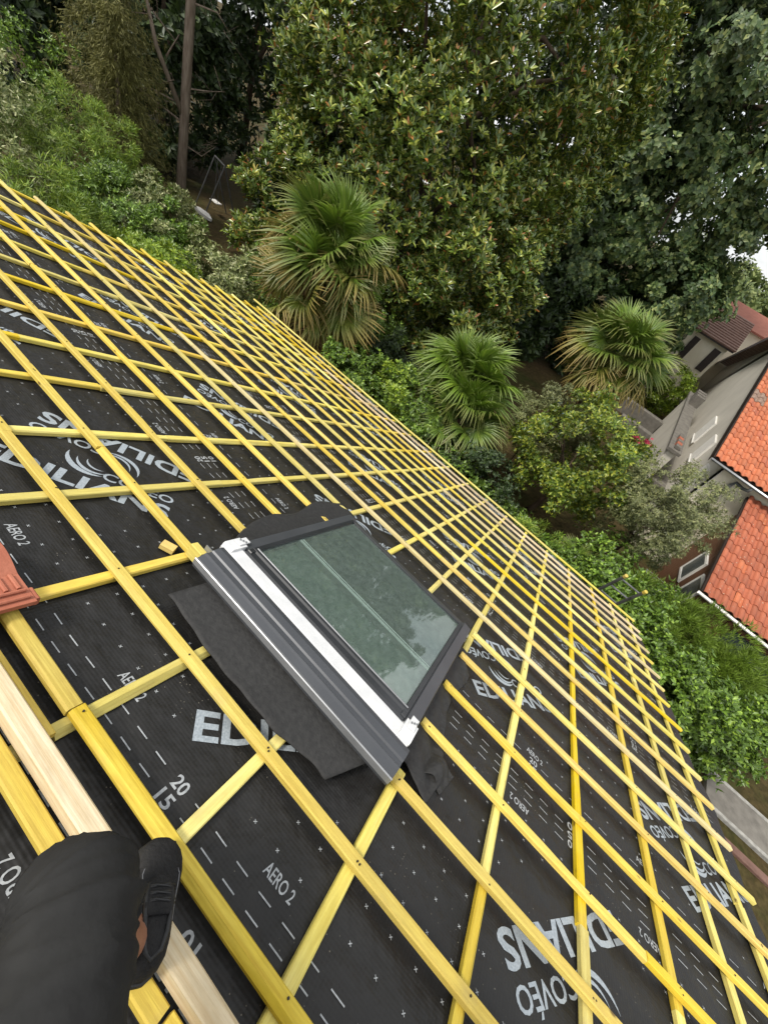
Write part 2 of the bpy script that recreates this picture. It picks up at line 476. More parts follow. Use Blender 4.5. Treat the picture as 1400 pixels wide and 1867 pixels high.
class Print:
    def __init__(s): s.V = []; s.F = []; s.n = 0
    def put(s, VF, ang, org):
        V, F = VF
        c, si = math.cos(ang), math.sin(ang)
        W = np.stack([V[:, 0] * c - V[:, 1] * si + org[0], V[:, 0] * si + V[:, 1] * c + org[1]], -1)
        s.V.append(W); s.F.append(F + s.n); s.n += len(V)
    def quad(s, pts):
        s.V.append(np.array(pts, float)); s.F.append(np.array([[0, 1, 2], [0, 2, 3]]) + s.n); s.n += 4

def crescent(cx, cy, r, a0, a1, th, n=14):
    """a tapered arc: widest in the middle, pointed at both ends"""
    t = np.linspace(a0, a1, n)
    wv = th * np.sin(np.linspace(0, math.pi, n)) + .0005
    o = np.stack([cx + (r + wv / 2) * np.cos(t), cy + (r + wv / 2) * np.sin(t)], -1)
    i_ = np.stack([cx + (r - wv / 2) * np.cos(t), cy + (r - wv / 2) * np.sin(t)], -1)
    V = np.concatenate([o, i_])
    F = []
    for k in range(n - 1):
        F += [[k, k + 1, n + k + 1], [k, n + k + 1, n + k]]
    return V, np.array(F)
SWIRL = []
for (cx, cy, r, a0, a1, th_) in [(-.035, 0, .112, rad(165), rad(290), .026), (-.026, -.012, .082, rad(172), rad(300), .016), (-.014, -.012, .054, rad(165), rad(290), .010)]:
    SWIRL.append(crescent(cx, cy, r, a0, a1, th_))
    SWIRL.append(crescent(-cx, -cy, r, a0 + math.pi, a1 + math.pi, th_ * .8))

def sag(u, v):
    return -.0034 * (np.sin(u * 7.35 + .5 * np.sin(v * 3)) ** 2) - .0020 * np.sin(u * 3.1 + v * 5.3) ** 2 - .0012 * np.sin(u * 11 - v * 17) ** 2

STRIP_W, STRIP_P, STRIP_0 = 1.525, 1.4245, .524
E_PH = {-1: .30, 0: -.25, 1: .54, 2: -.10, 3: .42, 4: -.45}
A_UP = {-1: .1, 0: .157, 1: 1.605, 2: .3, 3: -.2, 4: .05}
A_LO = {-1: -.175, 0: 1.654, 1: .25, 2: .9, 3: .5, 4: 0}
N_UP = {-1: .2, 0: -.165, 1: .95, 2: .1, 3: .6, 4: .3}
N_LO = {-1: .147, 0: 1.225, 1: 0.42, 2: .3, 3: .8, 4: .2}
u0_, u1_ = UL - .02, UR + .06
rngp = np.random.default_rng(4)
for k in range(-2, 5):
    va = STRIP_0 + STRIP_P * k
    vb = min(va + STRIP_W, VE + .03)
    va_ = max(va, VTOP)
    us = np.linspace(u0_, u1_, 200); vs = np.linspace(va_, vb, 26)
    Ug, Vg = np.meshgrid(us, vs)
    lift = .0035 * np.clip((Vg - va) / STRIP_W, 0, 1)
    Zg = -.0565 + lift + sag(Ug, Vg)
    if True:    # the free lower lap and the verge edge are a little wavy
        Vg = Vg + np.where(Vg > vb - .001, .004 * np.sin(Ug * 9 + k), 0)
        Ug = np.where(Ug > u1_ - .001, Ug + .02 * np.sin(Vg * 4.1) + .012 * np.sin(Vg * 11), Ug)
    V = np.stack([Ug, Vg, Zg], -1).reshape(-1, 3)
    nx, ny = len(us), len(vs)
    i, j = np.meshgrid(np.arange(ny - 1), np.arange(nx - 1), indexing='ij')
    a = (i * nx + j).ravel()
    strip = link('underlay_strip', mesh_np('underlay_strip', V, np.stack([a, a + 1, a + nx + 1, a + nx], -1), True), M['underlay'], house, MRH)
    if k < -1: continue
    big, fine = Print(), Print()
    # logo blocks, set at 45 degrees across the strip
    ph = E_PH[k]
    blocks = []
    for q in range(-8, 8):
        eu, ev = ph + 1.425 * q, va + .385
        if eu < u0_ + .1 or eu > u1_ - .2: continue
        bc = (eu + .111, va + .757)
        blocks.append(bc)
    A45 = rad(45)
    def along(c, da, du_):  # a: reading direction, up: text up direction
        return (c[0] + (da - du_) * .70711, c[1] + (da + du_) * .70711)
    for bc in blocks:
        # upright pair
        for flip in (0, 1):
            g = -1 if flip else 1
            an = A45 + (math.pi if flip else 0)
            big.put(T_BIG, an, along(bc, -.397 * g, -.254 * g))
            big.put(T_COV, an, along(bc, .022 * g, -.122 * g))
        for sw in SWIRL: big.put(sw, A45 + rad(10), bc)
    inv = .70711
    for row in (.30, .40, .50, .60, .70, .82, .92, 1.02, 1.12, 1.22):
        for uu in np.arange(u0_ + .03, u1_ - .02, .0985):
            uu = uu + rngp.normal(0, .0006)
            vv = va + row
            if vv > VE or any(abs((uu - b0) * inv + (vv - b1) * inv) < .40 and abs(-(uu - b0) * inv + (vv - b1) * inv) < .40 for b0, b1 in blocks):
                continue
            for an in (rad(45), rad(-45)):
                c_, s_ = math.cos(an), math.sin(an)
                L_, W_ = .0062, .0011
                fine.quad([(uu + c_ * a_ - s_ * b_, vv + s_ * a_ + c_ * b_) for a_, b_ in ((-L_, -W_), (L_, -W_), (L_, W_), (-L_, W_))])
    for side in (0, 1):
        for ri, row in enumerate((.10, .15, .20)):
            vv = va + (row if side == 0 else STRIP_W - row)
            if vv > vb - .005: continue
            for uu in np.arange(u0_ + .03 + (.004 if side else 0), u1_ - .05, .0918):
                nph = (N_UP[k] if side == 0 else N_LO[k] - .03)
                if abs((uu + .023 - nph + .70) % 1.40 - .70) < .060: continue
                fine.quad([(uu, vv - .0019), (uu + .047, vv - .0019), (uu + .047, vv + .0019), (uu, vv + .0019)])
        for q in range(-14, 14):
            if side == 0:
                uu = A_UP[k] + .70 * q
                if u0_ + .02 < uu < u1_ - .15: fine.put(T_AERO, 0, (uu, va + .236))
                nu = N_UP[k] + 1.40 * q
                if u0_ + .05 < nu < u1_ - .1:
                    for nm, rr in (('15', .128), ('20', .179)):
                        fine.put(T_NUM[nm], 0, (nu - .02, va + rr))
            else:
                uu = A_LO[k] + .70 * q
                if u0_ + .15 < uu < u1_ - .02 and vb > va + STRIP_W - .02: fine.put(T_AERO, math.pi, (uu, va + STRIP_W - .236))
                nu = N_LO[k] + 1.40 * q
                if u0_ + .08 < nu < u1_ - .05 and vb > va + STRIP_W - .02:
                    for nm, rr in (('10', .060), ('15', .113), ('20', .163)):
                        fine.put(T_NUM[nm], math.pi, (nu, va + STRIP_W - rr))
    for nm, prn, mt in (('printed_logo', big, M['print']), ('printed_marks', fine, M['printfine'])):
        if not prn.V: continue
        P2 = np.concatenate(prn.V); F = np.concatenate(prn.F)
        P2[:, 0] = np.clip(P2[:, 0], u0_, u1_); P2[:, 1] = np.minimum(P2[:, 1], VE + .02)
        Z = -.0565 + .0035 * np.clip((P2[:, 1] - va) / STRIP_W, 0, 1) + sag(P2[:, 0], P2[:, 1]) + .0016
        o = link(nm, mesh_np(nm, np.column_stack([P2, Z]), F), mt, strip)
        o['kind'] = 'stuff'

# --- battens
def stick(L_, wd, tk, seed, wob=.0022, chip=1):
    """a sawn lath: chamfered, faintly wavy, wane and chips along its edges. x 0..L, top at z=0"""
    rg = np.random.default_rng(seed)
    ns = max(3, int(L_ / .16))
    b = .0035
    ph_ = rg.uniform(0, 6, 4)
    ring = []
    wane = rg.uniform(-3, 1.2) if chip else -1
    for i in range(ns + 1):
        x = L_ * i / ns
        dy = wob * (math.sin(x * 1.3 + ph_[0]) + .5 * math.sin(x * 3.1 + ph_[1]))
        dz = wob * .5 * math.sin(x * 1.7 + ph_[2]) - wob * .5
        b1 = b + max(0, .006 * math.sin(x * 2.3 + ph_[3]) * wane)
        b2 = b + (rg.random() < .05) * .007 * chip
        y0, y1, z0, z1 = -wd / 2 + dy, wd / 2 + dy, -tk, dz
        ring.append([(x, y0 + b, z0), (x, y1 - b, z0), (x, y1, z0 + b), (x, y1, z1 - b2), (x, y1 - b2, z1), (x, y0 + b1, z1), (x, y0, z1 - b1), (x, y0, z0 + b)])
    return MB().loft(ring)

NAILS = []
def lay(name, u_a, u_b, v_a, v_b, top, wd, tk, mat, seed):
    a = Vector((u_a, v_a)); b_ = Vector((u_b, v_b)); d = b_ - a
    o = stick(d.length, wd, tk, seed).build(name, mat, house)
    o.matrix_local = MRH @ Matrix.Translation((u_a, v_a, top)) @ Matrix.Rotation(math.atan2(d.y, d.x), 4, 'Z')
    return o

DV = [-.065, -.031, -.061, -.003, .043, .118, .119, .12, .088, -.05, -.09, -.06]
def vb_(i):
    dv = DV[i] if i < len(DV) else 0.0
    if i == 19: return VE - .01
    return (1.84 + i + dv) * S
BCOL = ['ochre', 'yellow', 'yellow', 'yellow', 'yellow', 'yellow', 'lemon', 'pale', 'yellow', 'orange', 'lemon', 'yellow', 'lemon', 'lemon', 'pale', 'lemon', 'pale', 'plank', 'plank', 'lemon']
rb = random.Random(11)
WL, WR = -.88, .325         # the roof window's opening
VC = [1.84 * S + i * S for i in range(20)]
JOINT = {0: [-.49 * 1.0], 1: [-1.72], 2: [-1.63, ], 3: [1.5], 4: [-3.9, 1.2], 5: [-2.6], 6: [-4.2, 1.4]}
for i in range(20):
    v = vb_(i)
    ul = UL + rb.uniform(-.03, .03); ur = UR + rb.uniform(-.025, .035)
    if i == 19: ul -= .55
    if i == 0: ul = -4.3
    cuts = JOINT.get(i, [rb.uniform(-4.6, -3.2), rb.uniform(-1.2, .6)] if i < 19 else [-2.2, .9])
    segs = []
    pts = [ul] + sorted(cuts) + [ur]
    for a, b_ in zip(pts[:-1], pts[1:]): segs.append([a, b_])
    if 2 <= i <= 6:
        gl = {2: -.862, 3: -.93, 4: -.90, 5: -.86, 6: -.86}[i]; gr = {2: .315, 3: .325, 4: .33, 5: .335, 6: .345}[i]
        ns_ = []
        for a, b_ in segs:
            if b_ <= gl or a >= gr: ns_.append([a, b_])
            else:
                if a < gl: ns_.append([a, gl])
                if b_ > gr: ns_.append([gr, b_])
        segs = ns_
    for q, (a, b_) in enumerate(segs):
        mat = BCOL[i]
        if rb.random() < .12 and 0 < i < 19: mat = rb.choice(['lemon', 'orange', 'yellow', 'lemon'])
        if i >= 13 and b_ < -.5: mat = rb.choice(['lemon', 'yellow', 'lemon'])
        j1, j2 = rb.uniform(-.004, .004), rb.uniform(-.004, .004)
        wd = .041 if i else .042
        o = lay('tile_batten', a + .001, b_ - .001, v + j1, v + j2, rb.uniform(-.001, .001), wd, .027, M[mat], 100 + i * 7 + q)
# the boards beside the standing foot
lay('tile_batten', -3.2, -.16 + .32, .428, .43, .002, .042, .027, M['yellow'], 900)
lay('tile_batten', .17, UR, .431, .428, .002, .042, .027, M['yellow'], 901)
lay('tile_batten', -4.0, -.455, .523, .527, -.004, .030, .024, M['orange'], 902)
lay('tile_batten', -4.2, UR, .12, .12, .0, .041, .027, M['yellow'], 903)
lay('tile_batten', -5.2, UR, -.22, -.22, .0, .041, .027, M['yellow'], 904)
lay('tile_batten', -5.2, UR, -.56, -.56, .0, .041, .027, M['yellow'], 905)
lay('tile_batten', UL, UR, VTOP + .12, VTOP + .12, .0, .041, .027, M['yellow'], 906)
lay('ridge_plank', -3.6, 2.1, .479, .484, .038, .048, .050, M['plank'], 907)

# counter battens, running down the slope
DU = {-9: -.176, -8: -.078, -7: -.06, -6: -.083, -5: .07, -4: .068, -3: .128, -2: .141, -1: .102, 0: .072, 1: .09, 2: .099, 3: .123, 4: -.077}
cb = [((.984 + 1.2571 * j + DU.get(j, 0)) * S, j) for j in range(-14, 5)]
cb.append((6.85 * S, 5)); cb.append((UL + .10, -15))
for u, j in cb:
    vend = VE - .10 + rb.uniform(-.03, .02)
    vst = VTOP + .05
    runs = [(vst, vend)]
    if j == -3: runs = [(vst, 1.31), (2.55, vend)]
    if j == -2: runs = [(.545, 1.05), (2.75, vend)]
    if j == -1: runs = [(vst, 1.09), (2.75, vend)]
    if j == 0: runs = [(vst, 1.36), (2.45, vend)]
    pcs = []
    for a, b_ in runs:
        cut = rb.uniform(1.4, 3.6) if j not in (1, 2) else {1: 1.33, 2: 1.52}[j]
        if j in (-7, -6, -5, -4): cut = {-7: 1.40, -6: 1.62, -5: 1.75, -4: 1.83}[j]
        cut2 = rb.uniform(4.2, 5.6)
        pts = [a] + [c for c in (cut, cut2) if a + .3 < c < b_ - .3] + [b_]
        pcs += list(zip(pts[:-1], pts[1:]))
    for q, (a, b_) in enumerate(pcs):
        mat = rb.choice(['lemon', 'lemon', 'yellow', 'lemon', 'yellow', 'lemon'])
        if j in (0, -1, -2): mat = 'lemon'
        if j == -8: mat = 'orange'
        if j in (5,): mat = 'lemon'
        o = stick(b_ - a, .040, .027, 300 + j * 9 + q).build('counter_batten', M[mat], house)
        o.matrix_local = MRH @ Matrix.Translation((u + rb.uniform(-.003, .003), a + .001, -.0275)) @ Matrix.Rotation(math.pi / 2, 4, 'Z')
# a short stub past the plank and broken end near the foot
o = stick(.075, .040, .027, 77).build('counter_batten', M['lemon'], house); o.matrix_local = MRH @ Matrix.Translation((-.472, .425, -.0275)) @ Matrix.Rotation(math.pi / 2, 4, 'Z')

# nails where battens cross counter battens, and dark knots of staples near by
nl = MB()
for i in range(0, 9):
    v = vb_(i)
    for u, j in cb:
        if i in (2, 3, 4, 5, 6) and -.9 < u < .33: continue
        if i == 0 and u < -4.2: continue
        for q in range(rb.choice((1, 1, 2))):
            cu_, cv_ = u + rb.uniform(-.012, .012), v + rb.uniform(-.010, .010)
            r_ = .0032
            ring = [(cu_ + r_ * math.cos(t), cv_ + r_ * math.sin(t), .0012) for t in np.linspace(0, 2 * math.pi, 6, endpoint=False)]
            nl.loft([[(x, y, -.003) for x, y, z in ring], ring])
hb(nl, 'nail_heads', M['nail'], kind='stuff')
bt = MB(); bt.box(UR + .0, UR + .03, VTOP, VE - .1, -.30, -.076); hb(bt, 'bargeboard', M['board'])
bt = MB(); bt.box(UL - .0, UL + .03, VTOP, VE - .1, -.30, -.066); hb(bt, 'bargeboard', M['board'])
fb = MB(); fb.box(UL + .04, UR - .01, VE - .018, VE + .006, -.30, -.066); hb(fb, 'fascia_board', M['board'])

# ------------------------------------------------------------------ roof window
rw = empty('roof_window', RP(-.25, 1.9, -.05), 0, 'grey framed roof window with green glass and a white strip, set among the battens', 'skylight')
RWI = Matrix.Translation(-rw.location) @ MR
def rwp(mb, name, mat, smooth=False):
    return mb.build(name, mat, rw, RWI, smooth)
A0, A1, B0, B1 = -.815, .298, 1.335, 2.505
f_ = MB()
for (x0, x1, y0, y1) in ((A0 + .03, A0 + .075, B0, B1), (A1 - .075, A1 - .03, B0, B1), (A0 + .0752, A1 - .0752, B1 - .075, B1 - .03), (A0 + .0752, A1 - .0752, B0 + .0, B0 + .05)):
    f_.box(x0, x1, y0, y1, -.052, .072)
fr = rwp(f_, 'frame', M['white'])
# side, bottom claddings: stepped profiles
def clad(prof, axis, a, b, name, mat=None):
    """prof: closed list of (across, height); axis 'v' runs along v from a to b; 'u' along u"""
    mb = MB()
    if axis == 'v': mb.loft([[(p, a, h) for p, h in prof], [(p, b, h) for p, h in prof]][::1])
    else: mb.loft([[(a, p, h) for p, h in prof], [(b, p, h) for p, h in prof]])
    return rwp(mb, name, mat or M['anthracite'])
pR = [(A1 - .082, .074), (A1 - .062, .088), (A1 - .056, .093), (A1 - .004, .086), (A1, .080), (A1, -.012), (A1 - .004, -.012), (A1 - .006, .070)]
clad(pR, 'v', 1.440, B1, 'side_cladding')
pL = [(A0 + A1 - p, h) for p, h in pR][::-1]
clad(pL, 'v', 1.440, B1, 'side_cladding')
pB = [(B1 - .064, .0735), (B1 - .058, .080), (B1 - .044, .084), (B1 + .012, .076), (B1 + .016, .070), (B1 + .016, -.030), (B1 + .012, -.030), (B1 + .008, .062)]
clad(pB, 'u', A0 + .004, A1 - .004, 'bottom_cladding')
# sash: dark glazing profiles round the pane
G0, G1, H_0, H_1 = -.735, .212, 1.485, 2.440
for (x0, x1, y0, y1) in ((G0 - .022, G0, H_0 - .05, H_1 + .016), (G1, G1 + .022, H_0 - .05, H_1 + .016), (G0, G1, H_1, H_1 + .016)):
    mb = MB(); mb.bbox(x0, x1, y0, y1, .040, .0955, .004); rwp(mb, 'sash_profile', M['anthdark'])
mb = MB(); mb.loft([[(x, 1.420, .045), (x, 1.420, .083), (x, 1.430, .090), (x, 1.462, .090), (x, 1.470, .097), (x, 1.4845, .097), (x, 1.4845, .045)] for x in (G0 - .02, G1 + .02)]); rwp(mb, 'top_sash_profile', M['anthdark'])
mb = MB(); mb.tube([(G0 - .01, 1.487, .0985), (G1 + .01, 1.487, .0985)], .0035, 6); rwp(mb, 'seal', M['trim'])
# the pane: real glass over a lining and a half drawn blind
gmt, gn, gb_, go = new_mat('green_glass')
gn.nodes.remove(gb_)
fres = gn.nodes.new('ShaderNodeFresnel'); fres.inputs['IOR'].default_value = 2.0
gl_ = gn.nodes.new('ShaderNodeBsdfGlossy'); gl_.inputs['Roughness'].default_value = .03; gl_.inputs['Color'].default_value = (.88, .95, .92, 1)
tr_ = gn.nodes.new('ShaderNodeBsdfTransparent'); tr_.inputs['Color'].default_value = (.60, .74, .67, 1)
dus = gn.nodes.new('ShaderNodeBsdfDiffuse'); dus.inputs['Color'].default_value = (.26, .33, .29, 1)
dn = gn.nodes.new('ShaderNodeTexNoise'); dn.inputs['Scale'].default_value = 26; dn.inputs['Detail'].default_value = 9; dn.inputs['Roughness'].default_value = .75
dtc = gn.nodes.new('ShaderNodeTexCoord'); dr = gn.nodes.new('ShaderNodeValToRGB'); set_ramp(dr, [(.35, (.20, .20, .20)), (.75, (.42, .42, .42))])
gn.links.new(dtc.outputs['Object'], dn.inputs['Vector']); gn.links.new(dn.outputs['Fac'], dr.inputs['Fac'])
mxd = gn.nodes.new('ShaderNodeMixShader'); gn.links.new(dr.outputs['Color'], mxd.inputs[0]); gn.links.new(tr_.outputs[0], mxd.inputs[1]); gn.links.new(dus.outputs[0], mxd.inputs[2])
mxg = gn.nodes.new('ShaderNodeMixShader'); gn.links.new(fres.outputs[0], mxg.inputs[0]); gn.links.new(mxd.outputs[0], mxg.inputs[1]); gn.links.new(gl_.outputs[0], mxg.inputs[2])
gn.links.new(mxg.outputs[0], go.inputs['Surface'])
mb = MB(); mb.add([(G0 + .0002, H_0 + .0002, .084), (G1 - .0002, H_0 + .0002, .084), (G1 - .0002, H_1 - .0002, .084), (G0 + .0002, H_1 - .0002, .084)], [(0, 1, 2, 3)]); rwp(mb, 'pane', gmt)
M['blind'] = noise_mat('blind_fabric', (0.3276, 0.3900, 0.3354), (0.3900, 0.4524, 0.3978), 5, .9)
M['lining'] = noise_mat('dark_lining', (0.0936, 0.1170, 0.0975), (0.1326, 0.1560, 0.1365), 4, .9)
mb = MB(); mb.box(G0 + .001, G1 - .001, H_0, 1.815, .044, .050); rwp(mb, 'blind', M['blind'])
mb = MB(); mb.box(G0 + .001, G1 - .001, 1.8152, 1.828, .044, .080); mb.box(G0 + .001, G1 - .001, 1.836, 1.842, .044, .080); rwp(mb, 'blind_bar', M['white'])
M['spacer'] = flat_mat('pale_spacer', (.30, .40, .35), .5)
for v_ in (1.818, 1.829, 1.846):
    mb = MB(); mb.box(G0 + .002, G1 - .002, v_, v_ + .0028, .0842, .0850); rwp(mb, 'glazing_line', M['spacer'])
mb = MB(); mb.box(A0 + .076, A1 - .076, B0 + .05, B1 - .076, -.050, -.040); rwp(mb, 'lining', M['lining'])
# exposed white top of the frame with its corner brackets
mb = MB(); mb.bbox(A0 - .012, A1 - .002, 1.3355, 1.4185, .040, .088, .006); rwp(mb, 'white_strip', M['white'])
for cx, sgn in ((A0 - .016, 1), (A1 - .01, -1)):
    mb = MB()
    x0, x1 = (cx, cx + .058) if sgn > 0 else (cx - .045, cx + .012)
    mb.bbox(x0, x1, 1.345, 1.452, .020, .100, .010)
    mb.bbox(x0 + .012, x1 - .012, 1.400, 1.470, .100, .108, .003)
    c = rwp(mb, 'corner_bracket', M['white'])
    mb2 = MB()
    for q in range(3):
        mb2.tube([(x0 + .02 + .011 * q, 1.425 + .008 * q, .106), (x0 + .02 + .011 * q, 1.425 + .008 * q, .114)], .004, 6)
    s_ = rwp(mb2, 'screw', M['trim'])
# hood above: stepped dark sheet with a zinc edge
pH = [(1.322, .062), (1.322, .098), (1.300, .100), (1.268, .094), (1.262, .087), (1.240, .086), (1.232, .092), (1.222, .086), (1.196, .074), (1.190, .066), (1.190, .030), (1.210, .030)]
mb = MB(); mb.loft([[(x, p, h) for p, h in pH] for x in (A0 + .012, A1 + .012)]); rwp(mb, 'hood', M['anthracite'])
mb = MB(); mb.bbox(A0 + .012, A1 + .012, 1.181, 1.1895, .046, .078, .003); rwp(mb, 'zinc_edge', M['trim'])
# a batten end and steel bracket at the near left corner
mb = MB(); mb.bbox(-.905, -.835, 1.255, 1.292, -.026, .040, .003); rwp(mb, 'packing_block', M['lemon'])
mb = MB(); mb.box(-.862, -.822, 1.293, 1.298, -.02, .062); rwp(mb, 'steel_bracket', M['trim'])

# felt collar round the frame: four loose skirts
def sheet(P, name, parent_fn=rwp):
    mb = MB(); mb.grid(P)
    n0 = len(P[0])
    Q = [[(x, y, z - .003) for x, y, z in row] for row in P]
    mb2 = MB(); mb2.grid(Q)
    o_ = len(mb.v); a, b_ = len(P), n0
    mb.add(mb2.v, [f[::-1] for f in mb2.f])
    rim = [(0, j) for j in range(b_)] + [(i, b_ - 1) for i in range(1, a)] + [(a - 1, j) for j in range(b_ - 2, -1, -1)] + [(i, 0) for i in range(a - 2, 0, -1)]
    ids = [i * b_ + j for i, j in rim]
    for q in range(len(ids)):
        p, r_ = ids[q], ids[(q + 1) % len(ids)]
        mb.f.append((p, p + o_, r_ + o_, r_))
    return parent_fn(mb, name, M['felt'], True)
n_u, n_v = 48, 12
P = []
for i in range(n_v + 1):
    row = []
    t = i / n_v
    for j in range(n_u + 1):
        s_ = j / n_u
        u = -.70 + s_ * (.235 + .70)
        edge = 1.030 + .011 * math.sin(s_ * 7 + 1) + .005 * math.sin(s_ * 15 + 1) + .002 * math.sin(s_ * 43) + (.020 * max(0, s_ - .7) / .3)
        v = 1.235 + t * (edge - 1.235)
        u2 = u + t * (-.03 * (1 - s_) - .095 * s_ ** 3)
        n = .034 * (1 - t) ** 1.3 - .012 * t + .006 * math.sin(s_ * 9 + 2 * t) * t + .003 * math.sin(s_ * 19 + 3 * t) * t
        row.append((u2, v, n))
    P.append(row)
sheet(P, 'felt_skirt')
P = []          # right side, crumpled, with a folded flap
for i in range(29):
    t = i / 28
    row = []
    for j in range(81):
        s_ = j / 80
        v = 1.40 + s_ * 1.05
        wd = .175 - .06 * s_ + .03 * math.sin(s_ * 9) + (.02 if s_ < .2 else 0)
        u = A1 + .002 + t * wd
        n = -.012 * (1 - t) - .048 * t + .012 * math.sin(s_ * 13 + 3 * t) * t * (1 - t) * 2 + .010 * abs(math.sin(s_ * 7 + 4 * t)) * t
        n += .006 * math.sin(u * 60 + s_ * 17) * t + .005 * math.sin(s_ * 55 + u * 40) * t
        row.append((u, v - .05 * t * (1 - s_), -.0505 + math.log1p(math.exp((n + .0505) * 300)) / 300))
    P.append(row)
sheet(P, 'felt_skirt')
P = []          # upturned flap of the right skirt
for i in range(25):
    t = i / 24
    row = []
    for j in range(31):
        s_ = j / 30
        u = .425 + .11 * t + .03 * s_ * t
        v = 1.44 + .13 * s_ + .025 * math.sin(t * 3)
        n = -.046 + .045 * math.sin(math.pi * min(1, t * 1.15)) * max(.1, math.cos((s_ - .45) * 2.2))
        n += .006 * math.sin(s_ * 14 + t * 6) * t
        row.append((u, v, max(n, -.049)))
    P.append(row)
sheet(P, 'felt_flap')
P = []          # left side and far left corner
for i in range(13):
    t = i / 12
    row = []
    for j in range(37):
        s_ = j / 36
        v = 1.47 + s_ * 1.25
        wd = .06 + .14 * min(1, s_ / .35) + .03 * math.sin(s_ * 10) - .05 * max(0, s_ - .7)
        u = A0 - .002 - t * wd
        n = -.004 * (1 - t) - .030 * t + .016 * abs(math.sin(s_ * 8 + 2 * t)) * t
        row.append((u, v + .02 * t, n + .028 * t))
    P.append(row[::-1])
sheet(P, 'felt_skirt')
P = []          # below the sill
for i in range(7):
    t = i / 6
    row = []
    for j in range(41):
        s_ = j / 40
        row.append((A0 + .05 + s_ * (A1 - A0 - .05), B1 + .018 + t * (.10 + .02 * math.sin(s_ * 12)), -.034 - .012 * t + .004 * math.sin(s_ * 23) * t))
    P.append(row)
sheet(P, 'felt_skirt')

# ------------------------------------------------------------------ loose things on the roof
def clay_tile():
    t = empty('clay_tile', RP(-1.0, .44, .0), 0, 'red clay interlocking roof tile lying on the battens at the left edge', 'roof tile')
    I = Matrix.Translation(-t.location) @ MR
    def tp(mb, n): return mb.build(n, M['clay'], t, I)
    x0, x1, y0, y1 = -1.13, -.828, .20, .655
    mb = MB()
    xs = np.linspace(x0, x1, 25); prof = []
    for x in xs:
        q = (x - x0) / (x1 - x0)
        h = .036 + .024 * math.sin(math.pi * min(1, q / .62)) ** 1.0 * (q < .62)
        prof.append(h)
    top = [[(x, y0 + (y1 - y0) * k / 6, h - .0 * k) for x, h in zip(xs, prof)] for k in range(7)]
    mb.grid(top)
    bot = [[(x, y0 + (y1 - y0) * k / 6, h - .016) for x, h in zip(xs, prof)] for k in range(7)]
    b2 = MB(); b2.grid(bot); mb.add(b2.v, [f[::-1] for f in b2.f])
    nx = 25
    for k in range(6):
        a = k * nx + nx - 1; mb.f.append((a, a + nx, a + nx + 175, a + 175))
    for k in range(nx - 1):
        a = 6 * nx + k; mb.f.append((a + 1, a, a + 175, a + 176))
    tp(mb, 'body')
    for xx in (x1 - .020, x1 - .046):
        m2 = MB(); m2.bbox(0, y1 - y0 - .02, -.005, .005, 0, .010, .003)
        o = m2.build('side_rib', M['clay'], t); o.matrix_local = I @ Matrix.Translation((xx, y0 + .01, .036)) @ Matrix.Rotation(math.pi / 2, 4, 'Z')
    for yy in (y1 - .022, y1 - .052):
        m2 = MB(); m2.bbox(x0 + .19, x1 - .055, yy - .006, yy + .006, .0362, .046, .003); tp(m2, 'cross_rib')
    m2 = MB(); m2.bbox(x1 - .055, x1 - .01, y1 - .001, y1 + .014, .004, .034, .004); tp(m2, 'nib')
    m2 = MB(); m2.bbox(x1 - .18, x1 - .12, y1 - .03, y1 - .008, .002, .019, .004); tp(m2, 'nib')
clay_tile()
mb = MB(); mb.bbox(-.03, .03, -.022, .022, 0, .028, .004)
o = mb.build('wood_offcut', M['orange']); o.matrix_world = MR @ Matrix.Translation((-.975, 1.225, -.054)) @ Matrix.Rotation(.5, 4, 'Z')
tag(o, 'small orange wooden offcut lying on the underlay left of the roof window', 'wood offcut')

# ------------------------------------------------------------------ vegetation
M['bark'] = noise_mat('brown_bark', (.055, .038, .026), (.13, .095, .065), 14, .9, .9, 40, stretch=(1, 1, .25), spec=.15)
M['barkred'] = noise_mat('reddish_bark', (.13, .095, .068), (.27, .215, .165), 12, .9, .9, 30, stretch=(1, 1, .2), spec=.15)
M['fibre'] = noise_mat('palm_fibre', (.045, .030, .018), (.12, .085, .05), 20, .95, 1.0, 60, stretch=(1, 1, .3), spec=.1)
M['magnolia'] = leaf_mat('magnolia_leaf', [(0, (.066, .112, .019)), (.40, (.108, .170, .027)), (.64, (.190, .252, .037)), (.80, (.30, .345, .054)), (.90, (.41, .43, .085)), (.965, (.46, .38, .08)), (.972, (.36, .19, .05)), (1, (.46, .17, .045))], .27, .14, .65)  # dark base and bright yellow stops paint lit-leaf highlights into the leaf colour
M['linden'] = leaf_mat('linden_leaf', [(0, (0.050, 0.090, 0.029)), (.5, (0.088, 0.144, 0.044)), (.8, (0.168, 0.227, 0.069)), (1, (0.336, 0.378, 0.122))], .5, .25)
M['cypress'] = leaf_mat('cypress_spray', [(0, (0.074, 0.075, 0.014)), (.6, (0.151, 0.143, 0.031)), (1, (0.225, 0.216, 0.071))], .7, .15)
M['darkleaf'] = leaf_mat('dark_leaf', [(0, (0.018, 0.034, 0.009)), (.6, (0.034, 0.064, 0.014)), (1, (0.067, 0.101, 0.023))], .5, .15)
M['bamboo'] = leaf_mat('bright_soft_leaf', [(0, (0.088, 0.147, 0.015)), (.6, (0.166, 0.259, 0.025)), (1, (0.295, 0.367, 0.044))], .5, .3)
M['silver'] = leaf_mat('silver_leaf', [(0, (0.094, 0.125, 0.035)), (.5, (0.178, 0.215, 0.065)), (.75, (0.315, 0.341, 0.118)), (1, (0.600, 0.600, 0.340))], .5, .2)
